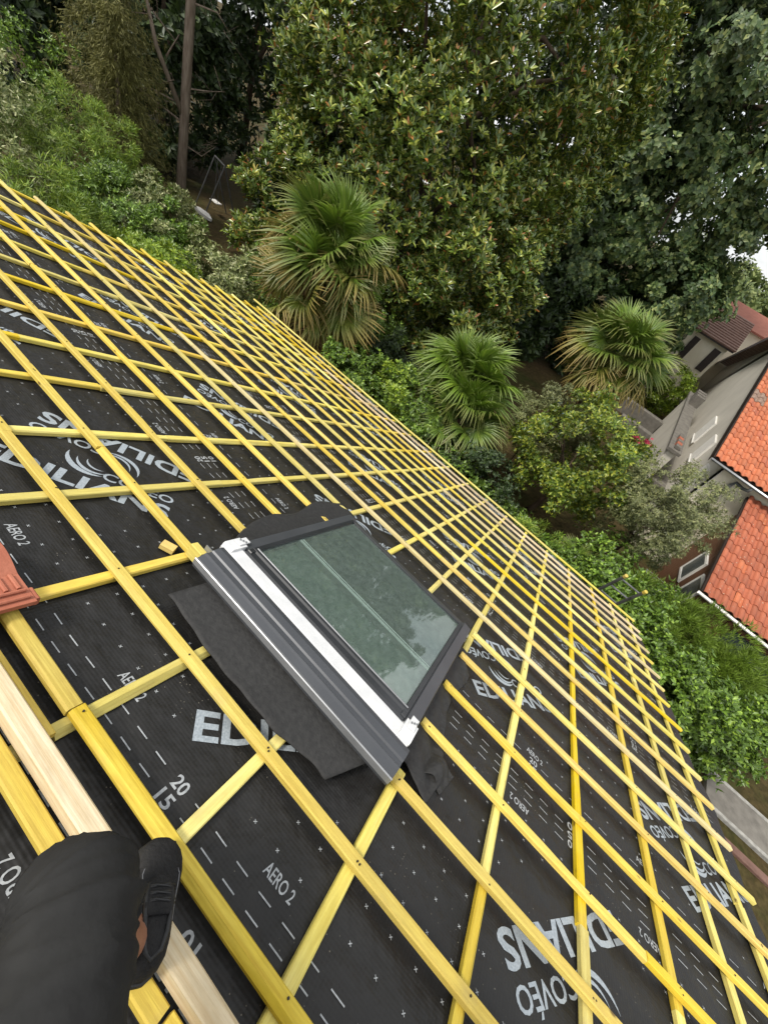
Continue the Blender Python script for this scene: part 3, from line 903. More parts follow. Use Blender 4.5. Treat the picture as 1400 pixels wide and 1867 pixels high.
M['hedge'] = leaf_mat('hedge_leaf', [(0, (0.059, 0.104, 0.014)), (.55, (0.106, 0.188, 0.023)), (.85, (0.181, 0.295, 0.033)), (1, (0.321, 0.464, 0.058))], .42, .22)
M['laurel'] = leaf_mat('young_laurel_leaf', [(0, (0.107, 0.167, 0.014)), (.6, (0.197, 0.303, 0.023)), (1, (0.355, 0.441, 0.040))], .38, .25)
M['feather'] = leaf_mat('feathery_leaf', [(0, (0.084, 0.135, 0.010)), (.6, (0.142, 0.231, 0.016)), (1, (0.202, 0.286, 0.039))], .6, .3)
M['citrus'] = leaf_mat('citrus_leaf', [(0, (0.057, 0.101, 0.016)), (.45, (0.107, 0.169, 0.022)), (.75, (0.230, 0.293, 0.031)), (1, (0.426, 0.431, 0.050))], .38, .25)
M['olive'] = leaf_mat('olive_leaf', [(0, (0.099, 0.116, 0.043)), (.6, (0.163, 0.186, 0.067)), (1, (0.348, 0.352, 0.146))], .5, .18)
M['farleaf'] = leaf_mat('far_leaf', [(0, (0.103, 0.146, 0.048)), (.6, (0.163, 0.212, 0.063)), (1, (0.274, 0.306, 0.096))], .6, .2)
M['palm'] = leaf_mat('palm_leaf', [(0, (0.080, 0.138, 0.019)), (.6, (0.144, 0.220, 0.032)), (1, (0.249, 0.310, 0.053))], .42, .22, along=.55, tip=(.20, .19, .06))
M['palmyoung'] = leaf_mat('young_palm_leaf', [(0, (0.107, 0.182, 0.020)), (.6, (0.178, 0.288, 0.031)), (1, (0.303, 0.394, 0.050))], .42, .28, along=.6, tip=(.20, .25, .07))
M['palmgold'] = leaf_mat('yellowed_palm_leaf', [(0, (0.121, 0.167, 0.018)), (.6, (0.198, 0.229, 0.031)), (1, (0.238, 0.270, 0.059))], .5, .22, along=.45, tip=(.33, .22, .07))
M['palmdead'] = leaf_mat('withered_palm_leaf', [(0, (0.120, 0.102, 0.036)), (.6, (0.228, 0.168, 0.066)), (1, (0.336, 0.240, 0.108))], .7, .15, along=.35, tip=(.27, .15, .065))

def unit(v): return v / (np.linalg.norm(v, axis=-1, keepdims=True) + 1e-9)
def rand_dirs(rg, n): return unit(rg.normal(size=(n, 3)))

def clumped(rg, n, c, r, nclump, crel, zmin=.15, shell=(.45, 1.0), lump=.18, power=.5):
    """points in leaf clumps set through an uneven ellipsoid; returns points and outward directions"""
    c = np.array(c, float); r = np.array(r, float)
    d = rand_dirs(rg, nclump * 3)
    ph = rg.uniform(0, 6.28, 6)
    lobes = 1 + lump * (np.sin(3.1 * d[:, 0] * 2 + ph[0]) * np.sin(2.7 * d[:, 1] * 2 + ph[1]) + .7 * np.sin(5.0 * d[:, 2] + 4 * d[:, 0] + ph[2]))
    q = shell[0] + (shell[1] - shell[0]) * rg.random(nclump * 3) ** power
    cc = c + d * r * (q * lobes)[:, None]
    keep = cc[:, 2] > zmin
    cc = cc[keep][:nclump]; dd = d[keep][:nclump]
    cr = crel * float(np.mean(r)) * rg.uniform(.6, 1.35, len(cc))
    k = rg.integers(0, len(cc), n)
    o = rand_dirs(rg, n)
    rho = rg.random(n) ** .45
    p = cc[k] + o * (cr[k] * rho)[:, None] * np.array([1, 1, .8])
    out = unit(o * .8 * rho[:, None] + unit((p - c) / r) * .7 + np.array([0, 0, .35]))
    ok = p[:, 2] > zmin * .5
    return p[ok], out[ok]

def leaf_mesh(rg, name, p, axis, nrm, ln, wd, kind=4, fold=.18, lnv=.42):
    """leaves from base points p, growing along axis, facing nrm"""
    n = len(p)
    a = unit(axis); s_ = unit(np.cross(nrm, a)); nn = np.cross(a, s_)
    l = (ln * rg.uniform(1 - lnv, 1 + lnv, n))[:, None]; w_ = (wd * rg.uniform(.8, 1.2, n))[:, None]
    f = nn * w_ * fold
    if kind == 4:
        V = np.stack([p, p + a * l * .45 + s_ * w_ * .5 + f, p + a * l, p + a * l * .45 - s_ * w_ * .5 + f], 1).reshape(-1, 3)
        b = np.arange(n)[:, None] * 4
        F = np.concatenate([b + [0, 1, 2], b + [0, 2, 3]], 0)
    else:
        V = np.stack([p, p + a * l * .30 + s_ * w_ * .42 + f, p + a * l * .70 + s_ * w_ * .45 + f, p + a * l - nn * l * .06,
                      p + a * l * .70 - s_ * w_ * .45 + f, p + a * l * .30 - s_ * w_ * .42 + f], 1).reshape(-1, 3)
        b = np.arange(n)[:, None] * 6
        F = np.concatenate([b + [0, 1, 2, 3], b + [0, 3, 4, 5]], 0)
    return mesh_np(name, V, F)

def sprig_leaves(rg, name, p, out, per, ln, wd, kind=4, spread=.9, tilt=(.1, .7), fold=.18):
    """a rosette of leaves at the end of every twig"""
    n = len(p)
    t = unit(np.cross(out, rand_dirs(rg, n))); b = np.cross(out, t)
    P_, A_, N_ = [], [], []
    for k in range(per):
        an = 2 * math.pi * k / per + rg.uniform(-.4, .4, n)
        rd = np.cos(an)[:, None] * t + np.sin(an)[:, None] * b
        el = rg.uniform(tilt[0], tilt[1], n)[:, None]
        ax = rd * np.cos(el) * spread + out * np.sin(el)
        P_.append(p + rd * wd * .1); A_.append(ax); N_.append(out * np.cos(el) - rd * np.sin(el) + .25 * rand_dirs(rg, n))
    return leaf_mesh(rg, name, np.concatenate(P_), np.concatenate(A_), np.concatenate(N_), ln, wd, kind, fold)

def trunk_mesh(rg, base, top, r0, r1, limbs=(), wob=.12, n=9, seg=9):
    """tapered bent trunk with limbs; limbs: (t, end, radius)"""
    base, top = np.array(base, float), np.array(top, float)
    mb = MB()
    pts = []
    ph = rg.uniform(0, 6, 2)
    for i in range(seg + 1):
        t = i / seg
        pts.append(base + (top - base) * t + np.array([math.sin(t * 4 + ph[0]), math.cos(t * 3.3 + ph[1]), 0]) * wob * t)
    rs = [r0 * (1 + .5 * max(0, .08 - i / seg) / .08) + (r1 - r0) * (i / seg) for i in range(seg + 1)]
    mb.tube(pts, rs, n)
    for t, end, r in limbs:
        s0 = pts[int(t * seg)]
        end = np.array(end, float)
        mid = s0 * .45 + end * .55 + np.array([0, 0, .12 * np.linalg.norm(end - s0)]) + rg.normal(0, .05, 3)
        mb.tube([s0, s0 * .72 + mid * .28, mid, end], [r, r * .85, r * .6, r * .2], 6)
    return mb

def plant(name, label, cat, c, r, mat, n, ln, wd, seed, per=4, kind=4, nclump=60, crel=.24, zmin=.15, shell=(.4, 1.0), group=None,
          trunk=None, bark='bark', tilt=(.1, .9), crown='foliage', stems=3, lump=.18, droop=0.0, fold=.18):
    rg = np.random.default_rng(seed)
    c = np.array(c, float)
    root = empty(name, (c[0], c[1], 0), 0, label, cat, group)
    p, out = clumped(rg, n, (0, 0, c[2]), r, nclump, crel, zmin, shell, lump)
    if droop: out = unit(out - np.array([0, 0, droop]))
    me = sprig_leaves(rg, crown, p, out, per, ln, wd, kind, tilt=tilt, fold=fold)
    o = link(crown, me, M[mat], root); o['kind'] = 'stuff'
    if trunk:
        r0, h1 = trunk
        limbs = []
        for k in range(7):
            an = k * 2.4 + rg.uniform(0, 1)
            limbs.append((rg.uniform(.45, .95), (math.cos(an) * r[0] * .6, math.sin(an) * r[1] * .6, c[2] + rg.uniform(-.3, .5) * r[2]), r0 * .45))
        trunk_mesh(rg, (0, 0, -.1), (rg.uniform(-.2, .2), rg.uniform(-.2, .2), h1), r0, r0 * .35, limbs).build('trunk', M[bark], root, smooth=True)
    else:
        for k in range(stems):
            an = k * 2.1 + rg.uniform(0, 1)
            mb = MB(); e = np.array([math.cos(an) * r[0] * .5, math.sin(an) * r[1] * .5, c[2] + .3 * r[2]])
            mb.tube([(math.cos(an) * .08, math.sin(an) * .08, -.05), e * np.array([.4, .4, .5]), e], [.035, .026, .010], 6)
            mb.build('stem', M[bark], root, smooth=True)
    return root

# --- the big evergreen magnolia
def magnolia():
    rg = np.random.default_rng(21)
    X, Y = -11.2, 17.2
    root = empty('magnolia_tree', (X, Y, 0), 0, 'huge glossy evergreen magnolia with bronze tinted leaves filling the view behind the palms', 'tree')
    p1, o1 = clumped(rg, 21500, (0, 0, 6.8), (6.1, 5.5, 7.8), 950, .105, .25, (.80, 1.0), .035, .6)
    p2, o2 = clumped(rg, 3000, (4.3, -1.6, 3.2), (2.8, 2.6, 3.0), 110, .16, .2, (.5, 1.0), .12)
    p4, o4 = clumped(rg, 1700, (-2.3, -4.3, 1.9), (2.2, 1.9, 2.3), 70, .2, .1, (.3, 1.0), .1)
    p3, o3 = clumped(rg, 2600, (-.5, -2.2, 7.4), (4.2, 2.2, 4.6), 120, .2, .25, (.1, .9), .05, .8)
    p = np.concatenate([p1, p2, p3, p4]); o_ = np.concatenate([o1, o2, o3, o4])
    o_ = unit(o_ * .75 + np.array([0, 0, .60]))
    fr_ = p[:, 1] < 1.2 + .25 * p[:, 0]          # the sides towards the roof carry full leaves, the far side plainer ones
    for sel, per_, kd_, k_ in ((fr_, 7, 6, 1.0), (~fr_, 5, 4, 1.15)):
        me = sprig_leaves(rg, 'crown', p[sel], o_[sel], per_,   .188 * k_, .068 * k_, kd_, tilt=(.25, 1.05), fold=.2)
        c = link('crown', me, M['magnolia'], root); c['kind'] = 'stuff'
    limbs = [(rg.uniform(.2, .9), (math.cos(k * 2.4) * 4, math.sin(k * 2.4) * 4, rg.uniform(3, 10)), .12) for k in range(12)]
    trunk_mesh(rg, (0, 0, -.1), (.2, .1, 11.5), .34, .08, limbs, .2).build('trunk', M['bark'], root, smooth=True)
    # white blossoms
    for (bx, by, bz) in ((-5.9, -1.0, 3.4), (5.35, -1.2, 9.1), (3.4, -5.0, 5.4), (4.9, -2.2, 4.6), (-1.5, -5.4, 4.0)):
        mb = MB()
        for k in range(8):
            an = k * math.pi / 4
            d = np.array([math.cos(an), math.sin(an), .7]); s_ = np.array([-math.sin(an), math.cos(an), 0])
            b = np.array([bx, by, bz])
            mb.add([b, b + d * .06 + s_ * .04, b + d * .12, b + d * .06 - s_ * .04], [(0, 1, 2, 3)])
        f = mb.build('blossom', M['white'], root)
magnolia()

# --- the linden behind it on the right
def linden():
    rg = np.random.default_rng(22)
    X, Y = -5.6, 29.5
    root = empty('linden_tree', (X, Y, 0), 0, 'tall grey green broadleaf tree on the right with pale leaf clumps', 'tree')
    p1, o1 = clumped(rg, 15000, (0, 0, 11.2), (6.2, 6.0, 8.2), 300, .125, 2.2, (.62, 1.0), .12, .45)
    p2, o2 = clumped(rg, 3000, (4.0, -2.6, 5.3), (2.5, 2.4, 2.0), 60, .22, 2.2, (.4, 1.0), .12)
    p3, o3 = clumped(rg, 3500, (-1.6, -4.0, 4.6), (3.2, 2.4, 2.9), 70, .2, 1.6, (.4, 1.0), .12)
    p4, o4 = clumped(rg, 2600, (4.6, -1.0, 9.6), (2.6, 2.6, 3.6), 70, .2, 2.2, (.3, 1.0), .1)
    p5, o5 = clumped(rg, 3000, (0, -2, 10.5), (4.5, 3.0, 6.0), 90, .2, 2.2, (.0, .9), .1, .9)
    p = np.concatenate([p1, p2, p3, p4, p5]); o_ = np.concatenate([o1, o2, o3, o4, o5])
    me = sprig_leaves(rg, 'crown', p, o_, 6, .19, .15, 4, tilt=(-.2, .6))
    c = link('crown', me, M['linden'], root); c['kind'] = 'stuff'
    limbs = [(rg.uniform(.3, .9), (math.cos(k * 2.4) * 4.5, math.sin(k * 2.4) * 4.5, rg.uniform(6, 15)), .14) for k in range(12)]
    trunk_mesh(rg, (0, 0, -.1), (.2, .3, 15), .40, .10, limbs, .25).build('trunk', M['bark'], root, smooth=True)
linden()

# --- tall conifer with the bare trunk on the left
def conifer():
    rg = np.random.default_rng(23)
    X, Y = -18.4, 11.9
    root = empty('conifer_tree', (X, Y, 0), 0, 'tall conifer with a straight bare reddish trunk and dead side branches', 'tree')
    mb = trunk_mesh(rg, (0, 0, -.1), (.35, .35, 17), .175, .11, (), .10, 12, 14)
    mb.build('trunk', M['barkred'], root, smooth=True)
    for (z, dx, dy, dz, r) in ((3.1, -.75, -1.1, 3.2, .10), (3.0, -1.6, -1.5, .5, .035), (4.0, .9, .9, .4, .03), (6.1, .8, 1.0, -.3, .03), (6.6, -1.2, -.8, .5, .035), (2.4, .8, .8, .35, .028), (7.6, 1.0, .8, .3, .03), (8.4, -1.3, -.9, .3, .03), (3.5, -1.2, -1.6, -.3, .028)):
        mb = MB(); s0 = np.array([.35 * z / 17, .35 * z / 17, z]); e = s0 + np.array([dx, dy, dz])
        k1 = s0 * .5 + e * .5 + rg.normal(0, .12, 3)
        mb.tube([s0, k1, e], [r, r * .75, r * .3], 6)
        for q in range(5):
            t = rg.uniform(.3, 1); b0 = s0 + (e - s0) * t
            mb.tube([b0, b0 + rg.normal(0, .3, 3), b0 + rg.normal(0, .5, 3) - np.array([0, 0, .3])], [r * .3, r * .2, r * .08], 4)
        mb.build('branch', M['barkred'], root, smooth=True)
    p, o_ = clumped(rg, 3500, (0, 0, 13.5), (3.2, 3.2, 4.2), 70, .2, 8.6, (.2, 1.0), .15)
    me = sprig_leaves(rg, 'crown', p, unit(o_ - np.array([0, 0, .8])), 5, .30, .05, 4, tilt=(.2, 1.0))
    c = link('crown', me, M['cypress'], root); c['kind'] = 'stuff'
conifer()

def cypress(x, y, h, r, seed, label):
    """drooping olive green cypress: sprays hang from layered boughs"""
    rg = np.random.default_rng(seed)
    root = empty('cypress_tree', (x, y, 0), 0, label, 'tree')
    pts, outs = [], []
    nb = int(h * 27)
    for k in range(nb):
        z = h * (.05 + .93 * rg.random()); an = rg.uniform(0, 6.283)
        R = r * (1 - (z / h) ** 1.6) * rg.uniform(.65, 1.1) + .15
        m_ = 30
        t = rg.random(m_) ** .6
        d = np.array([math.cos(an), math.sin(an)])
        px_ = np.column_stack([d[0] * R * t + rg.normal(0, .14, m_), d[1] * R * t + rg.normal(0, .14, m_), z - .55 * R * t ** 2 + rg.normal(0, .12, m_)])
        pts.append(px_); outs.append(np.column_stack([np.full(m_, d[0]) * .6 + rg.normal(0, .25, m_), np.full(m_, d[1]) * .6 + rg.normal(0, .25, m_), np.full(m_, -.75) + rg.normal(0, .3, m_)]))
    p = np.concatenate(pts); o_ = unit(np.concatenate(outs))
    ok = p[:, 2] > .1
    me = sprig_leaves(rg, 'crown', p[ok], o_[ok], 4, .17, .026, 4, tilt=(.5, 1.3))
    c = link('crown', me, M['cypress'], root); c['kind'] = 'stuff'
    trunk_mesh(rg, (0, 0, -.1), (0, 0, h * .93), .16, .03, (), .05).build('trunk', M['barkred'], root, smooth=True)
cypress(-19.9, 10.2, 11.5, 2.3, 31, 'drooping olive green cypress just left of the bare trunk')
cypress(-18.2, 9.6, 5.4, 1.35, 32, 'low bushy cypress below the taller olive green one')

# --- dark wood behind: each tree its own
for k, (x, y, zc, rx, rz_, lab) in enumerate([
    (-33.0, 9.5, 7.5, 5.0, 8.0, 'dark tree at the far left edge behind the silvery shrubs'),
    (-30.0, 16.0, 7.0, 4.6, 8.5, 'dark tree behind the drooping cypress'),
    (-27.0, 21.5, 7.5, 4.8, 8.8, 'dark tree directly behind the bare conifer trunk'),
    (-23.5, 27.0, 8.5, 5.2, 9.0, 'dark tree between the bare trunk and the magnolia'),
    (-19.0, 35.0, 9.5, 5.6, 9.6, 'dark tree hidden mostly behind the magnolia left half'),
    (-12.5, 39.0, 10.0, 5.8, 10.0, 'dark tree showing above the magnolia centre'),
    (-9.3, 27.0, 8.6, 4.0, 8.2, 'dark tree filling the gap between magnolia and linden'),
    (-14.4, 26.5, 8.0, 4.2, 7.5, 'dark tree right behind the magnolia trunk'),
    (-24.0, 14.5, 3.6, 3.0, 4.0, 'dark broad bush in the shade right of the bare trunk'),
    (-6.3, 24.0, 1.9, 2.2, 2.2, 'added dark bush standing in for the deep shade between magnolia and yellowed palm'),  # bush added so its dark leaves make the hollow look shaded
    (-3.2, 26.5, 2.2, 2.4, 2.4, 'added dark bush standing in for the shade behind the yellowed palm'),  # also added to darken the hollow under the trees
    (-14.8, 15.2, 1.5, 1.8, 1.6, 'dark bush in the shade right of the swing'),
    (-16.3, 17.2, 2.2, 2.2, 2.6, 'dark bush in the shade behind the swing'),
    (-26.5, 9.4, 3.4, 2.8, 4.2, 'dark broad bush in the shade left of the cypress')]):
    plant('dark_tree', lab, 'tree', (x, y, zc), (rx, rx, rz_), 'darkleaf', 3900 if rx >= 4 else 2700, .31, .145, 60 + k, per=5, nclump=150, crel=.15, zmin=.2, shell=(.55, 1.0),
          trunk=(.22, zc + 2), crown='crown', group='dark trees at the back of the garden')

# --- far trees under the strip of sky on the right
for k, (x, y, zc, rx, rz_, lab) in enumerate([
    (1.2, 52, 3.9, 4.0, 3.2, 'round pale green tree beyond the neighbouring roofs'),
    (6.5, 60, 3.4, 5.0, 3.4, 'broad pale green tree at the right edge beyond the roofs'),
    (2.6, 92, 4.2, 5.5, 4.2, 'hazy distant tree just under the strip of sky'),
    (-6, 96, 4.6, 6.0, 4.6, 'hazy distant tree left of the strip of sky')]):
    plant('far_tree', lab, 'tree', (x, y, zc), (rx, rx, rz_), 'farleaf', 3000, .5, .3, 80 + k, per=4, nclump=110, crel=.18, zmin=.2, shell=(.5, 1.0), trunk=(.2, zc), crown='crown')

# --- shrubs on the left, beyond the far gable
SH = [
    ('silver_shrub', 'grey leaved shrub at the far left edge of the garden', (-15.6, 5.2, 2.1), (2.0, 1.8, 1.9), 'silver', 3600),
    ('soft_shrub', 'bright green feathery shrub left of the low cypress', (-14.6, 6.9, 2.0), (1.55, 1.5, 1.75), 'bamboo', 3600),
    ('soft_shrub', 'bright green shrub nearest the left roof corner', (-9.9, 3.7, 2.2), (1.6, 1.3, 1.5), 'bamboo', 3200),
    ('soft_shrub', 'yellow green shrub right beside the left roof verge', (-9.4, 5.2, 1.6), (1.4, 1.3, 1.45), 'laurel', 3000),
    ('dark_shrub', 'mid green shrub below the low cypress', (-13.0, 7.1, 1.5), (1.7, 1.5, 1.55), 'hedge', 3400),
    ('silver_shrub', 'silver leaved shrub with pinkish tips left of the tree trunk', (-12.3, 7.5, 1.75), (1.25, 1.2, 1.35), 'silver', 3000),
    ('dark_shrub', 'dense green shrub between the two silver leaved ones', (-10.9, 6.5, 1.35), (1.35, 1.2, 1.2), 'hedge', 3000),
    ('silver_shrub', 'large silver white leaved shrub below the swing, left of the big palm', (-9.9, 7.5, 1.45), (1.5, 1.2, 1.2), 'silver', 4200),
    ('dark_shrub', 'dark shrub at the far left behind the bright one', (-18.6, 6.4, 2.2), (2.2, 2.0, 2.2), 'hedge', 3400),
    ('dark_shrub', 'green shrub behind the big palm, right of the silver one', (-10.4, 10.2, 1.1), (1.5, 1.2, 1.2), 'hedge', 2800),
    ('dark_shrub', 'dark green shrub behind the big palm trunk', (-8.0, 11.6, 1.1), (1.7, 1.2, 1.3), 'hedge', 2800),
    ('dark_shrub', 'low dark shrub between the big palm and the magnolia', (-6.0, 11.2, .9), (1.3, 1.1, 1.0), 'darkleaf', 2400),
    ('soft_shrub', 'low bright shrub at the foot of the big palm', (-8.4, 7.9, .9), (.9, .9, .9), 'bamboo', 1800),
]
for k, (nm, lab, c, r, mt, n) in enumerate(SH):
    soft = mt in ('bamboo',)
    plant(nm, lab, 'shrub', c, r, mt, int(n * 1.2), .095 if not soft else .13, .038 if not soft else .020, 120 + k, per=5, nclump=90, crel=.2, zmin=.1, shell=(.45, 1.0), group='shrubs along the left side')

# --- hedge plants along the eave, behind the palms
EH = [
    ('dark_shrub', 'dark green shrub under the big palm by the eave', (-5.4, 8.7, 1.15), (1.3, 1.1, 1.25), 'hedge', 2600),
    ('soft_shrub', 'bright green shrub between the big palm and the twin palm', (-4.45, 8.7, 1.25), (1.2, 1.0, 1.15), 'laurel', 2400),
    ('dark_shrub', 'green shrub left of the twin palm crowns', (-3.7, 9.4, 1.25), (1.3, 1.1, 1.25), 'hedge', 2600),
    ('dark_shrub', 'low green shrub below the twin palm', (-2.5, 8.5, 1.0), (1.4, 1.0, 1.05), 'hedge', 2600),
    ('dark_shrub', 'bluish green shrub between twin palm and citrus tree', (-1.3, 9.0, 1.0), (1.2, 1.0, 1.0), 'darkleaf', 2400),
    ('dark_shrub', 'dark green shrub at the foot of the citrus tree', (-.1, 8.5, .75), (1.2, .9, .85), 'hedge', 2600),
    ('soft_shrub', 'feathery green shrub by the eave in front of the citrus tree', (1.0, 8.3, .95), (.9, .8, .85), 'bamboo', 2600),
    ('dark_shrub', 'dark shrub under the olive tree', (2.5, 9.5, 1.05), (1.3, 1.0, 1.05), 'hedge', 3000),
    ('soft_shrub', 'grassy dark shrub left of the ladder', (1.55, 7.85, 1.35), (.75, .7, .75), 'hedge', 2000),
    ('leafy_hedge', 'leafy green hedge shrub right behind the ladder', (2.75, 8.0, 1.30), (1.0, 1.0, 1.25), 'hedge', 3400),
    ('leafy_hedge', 'tall leafy hedge shrub beside the right roof corner', (3.55, 7.35, 1.35), (1.0, 1.0, 1.2), 'hedge', 3600),
    ('leafy_hedge', 'wide leafy hedge shrub below the lean-to roof', (4.35, 6.95, 1.30), (1.0, 1.0, 1.15), 'hedge', 3600),
    ('leafy_hedge', 'leafy hedge shrub beside the concrete path end', (5.25, 7.45, 1.25), (1.0, .90, 1.1), 'hedge', 3600),
    ('leafy_hedge', 'leafy hedge shrub at the right edge of the picture', (6.45, 9.0, 1.20), (1.0, .85, 1.1), 'hedge', 3600),
    ('leafy_hedge', 'lower hedge shrub nearest the right roof verge', (3.75, 6.25, .95), (.75, .70, .95), 'hedge', 2800),
    ('leafy_hedge', 'lower hedge shrub right of the roof verge', (4.6, 6.75, .70), (.80, .65, .75), 'hedge', 2600),
    ('laurel_shrub', 'yellow green young laurel against the roof corner', (2.95, 6.75, 1.75), (.42, .45, .65), 'laurel', 900),
    ('laurel_shrub', 'yellow green young laurel lower along the roof verge', (3.15, 5.9, 1.25), (.42, .5, .7), 'laurel', 1000),
    ('feathery_shrub', 'yellowish feathery shrub in front of the lean-to gutter', (4.35, 8.9, 1.45), (1.0, .8, 1.05), 'feather', 4200),
    ('feathery_shrub', 'yellowish feathery shrub at the right edge behind the hedge', (5.45, 8.85, 1.35), (1.0, .8, 1.0), 'feather', 4200),
    ('feathery_shrub', 'yellowish feathery shrub left end below the wooden shed wall', (3.7, 9.2, 1.30), (.85, .75, .95), 'feather', 3200),
]
for k, (nm, lab, c, r, mt, n) in enumerate(EH):
    n = int(n * .85)
    if mt == 'feather': plant(nm, lab, 'shrub', c, r, mt, n, .14, .012, 160 + k, per=6, nclump=80, crel=.26, zmin=.05, tilt=(.6, 1.4), group='feathery shrubs by the lean-to')
    elif mt == 'bamboo': plant(nm, lab, 'shrub', c, r, mt, n, .13, .022, 160 + k, per=5, nclump=80, crel=.24, zmin=.05, group='shrubs along the eave')
    elif mt == 'laurel': plant(nm, lab, 'shrub', c, r, mt, n, .10, .040, 160 + k, per=5, kind=6, nclump=60, crel=.24, zmin=.05, group='shrubs along the eave')
    else: plant(nm, lab, 'shrub', c, r, mt, n, .085, .046, 160 + k, per=5, nclump=90, crel=.24, zmin=.05, group='shrubs along the eave')

# --- citrus and olive trees
plant('citrus_tree', 'rounded citrus tree with yellow green leaf tips in front of the far palm', 'tree', (.25, 11.6, 2.25), (1.85, 1.7, 1.65), 'citrus', 5600, .088, .040, 201, per=6, kind=4, nclump=130, crel=.2, zmin=.5,
      shell=(.45, 1.0), trunk=(.09, 2.1), crown='crown')
plant('olive_tree', 'small grey green olive tree in front of the cream wall', 'tree', (2.50, 10.7, 2.70), (1.12, 1.0, 1.15), 'olive', 9500, .064, .019, 202, per=5, nclump=110, crel=.22, zmin=.8, shell=(.35, 1.05), trunk=(.07, 2.3), crown='crown')
plant('olive_tree', 'slim grey green olive tree rising left of the citrus tree', 'tree', (-1.05, 12.6, 2.0), (1.15, 1.0, 1.25), 'olive', 4600, .070, .020, 203, per=6, nclump=70, crel=.22, zmin=.4, trunk=(.06, 1.7), crown='crown')

# --- fan palms
def fan_mesh(seed, droop, nseg=42, blade=.72, pet=.66, spread=290):
    """one fan leaf: a petiole along +x and a disc of folded, tapering segments"""
    rg = np.random.default_rng(seed)
    V, F, A = [], [], []
    def strip(pts, wds, side, al):
        o = len(V)
        for p, w_, s_, a in zip(pts, wds, side, al):
            V.append(p - s_ * w_); V.append(p + np.array([0, 0, -w_ * .9])); V.append(p + s_ * w_); A.extend([a, a, a])
        for i in range(len(pts) - 1):
            b = o + 3 * i
            F.append((b, b + 1, b + 4, b + 3)); F.append((b + 1, b + 2, b + 5, b + 4))
    Z = np.array([0, 0, 1.])
    pts = [np.array([pet * t, 0, -.10 * pet * t * t]) for t in (0, .33, .66, 1)]
    strip(pts, [.016, .012, .010, .008], [np.array([0, 1., 0])] * 4, [0, 0, 0, 0])
    hub = pts[-1]
    for k in range(nseg):
        an = rad(-spread / 2 + spread * (k + .5) / nseg) + rg.normal(0, .02)
        ln = blade * (1 - .22 * (abs(an) / math.pi) ** 2) * rg.uniform(.93, 1.05)
        d = np.array([math.cos(an), math.sin(an), 0]); s_ = np.array([-math.sin(an), math.cos(an), 0])
        cup = .22 * (abs(an) / math.pi)
        pts, al = [], []
        ts = (0.02, .30, .55, .78, 1.0)
        dr = droop * rg.uniform(.6, 1.5)
        bend = rg.normal(0, .05)
        for t in ts:
            z = cup * t * ln - dr * ln * max(0, t - .45) ** 1.6 * 1.7 - .08 * t * t * ln
            pts.append(hub + d * ln * t * (1 - .15 * dr * max(0, t - .5)) + s_ * bend * t * t * ln + Z * z); al.append(t)
        strip(pts, [.004, .020, .024, .014, .002], [s_] * 5, al)
    me = mesh_np('frond', np.array(V), np.array(F))
    at = me.attributes.new('along', 'FLOAT', 'POINT'); at.data.foreach_set('value', np.array(A, np.float32))
    return me
FAN = {('fresh', k): fan_mesh(500 + k, .12 + .18 * k) for k in range(3)}
FAN.update({('limp', k): fan_mesh(520 + k, .55 + .3 * k) for k in range(2)})
FAN.update({('dead', k): fan_mesh(540 + k, .7 + .3 * k, 34, .66, .62) for k in range(2)})
FANM = {}
def frond(kind, k, matname):
    key = (kind, k, matname)
    if key not in FANM:
        me = FAN[(kind, k)].copy(); me.materials.clear(); me.materials.append(M[matname]); FANM[key] = me
    return FANM[key]

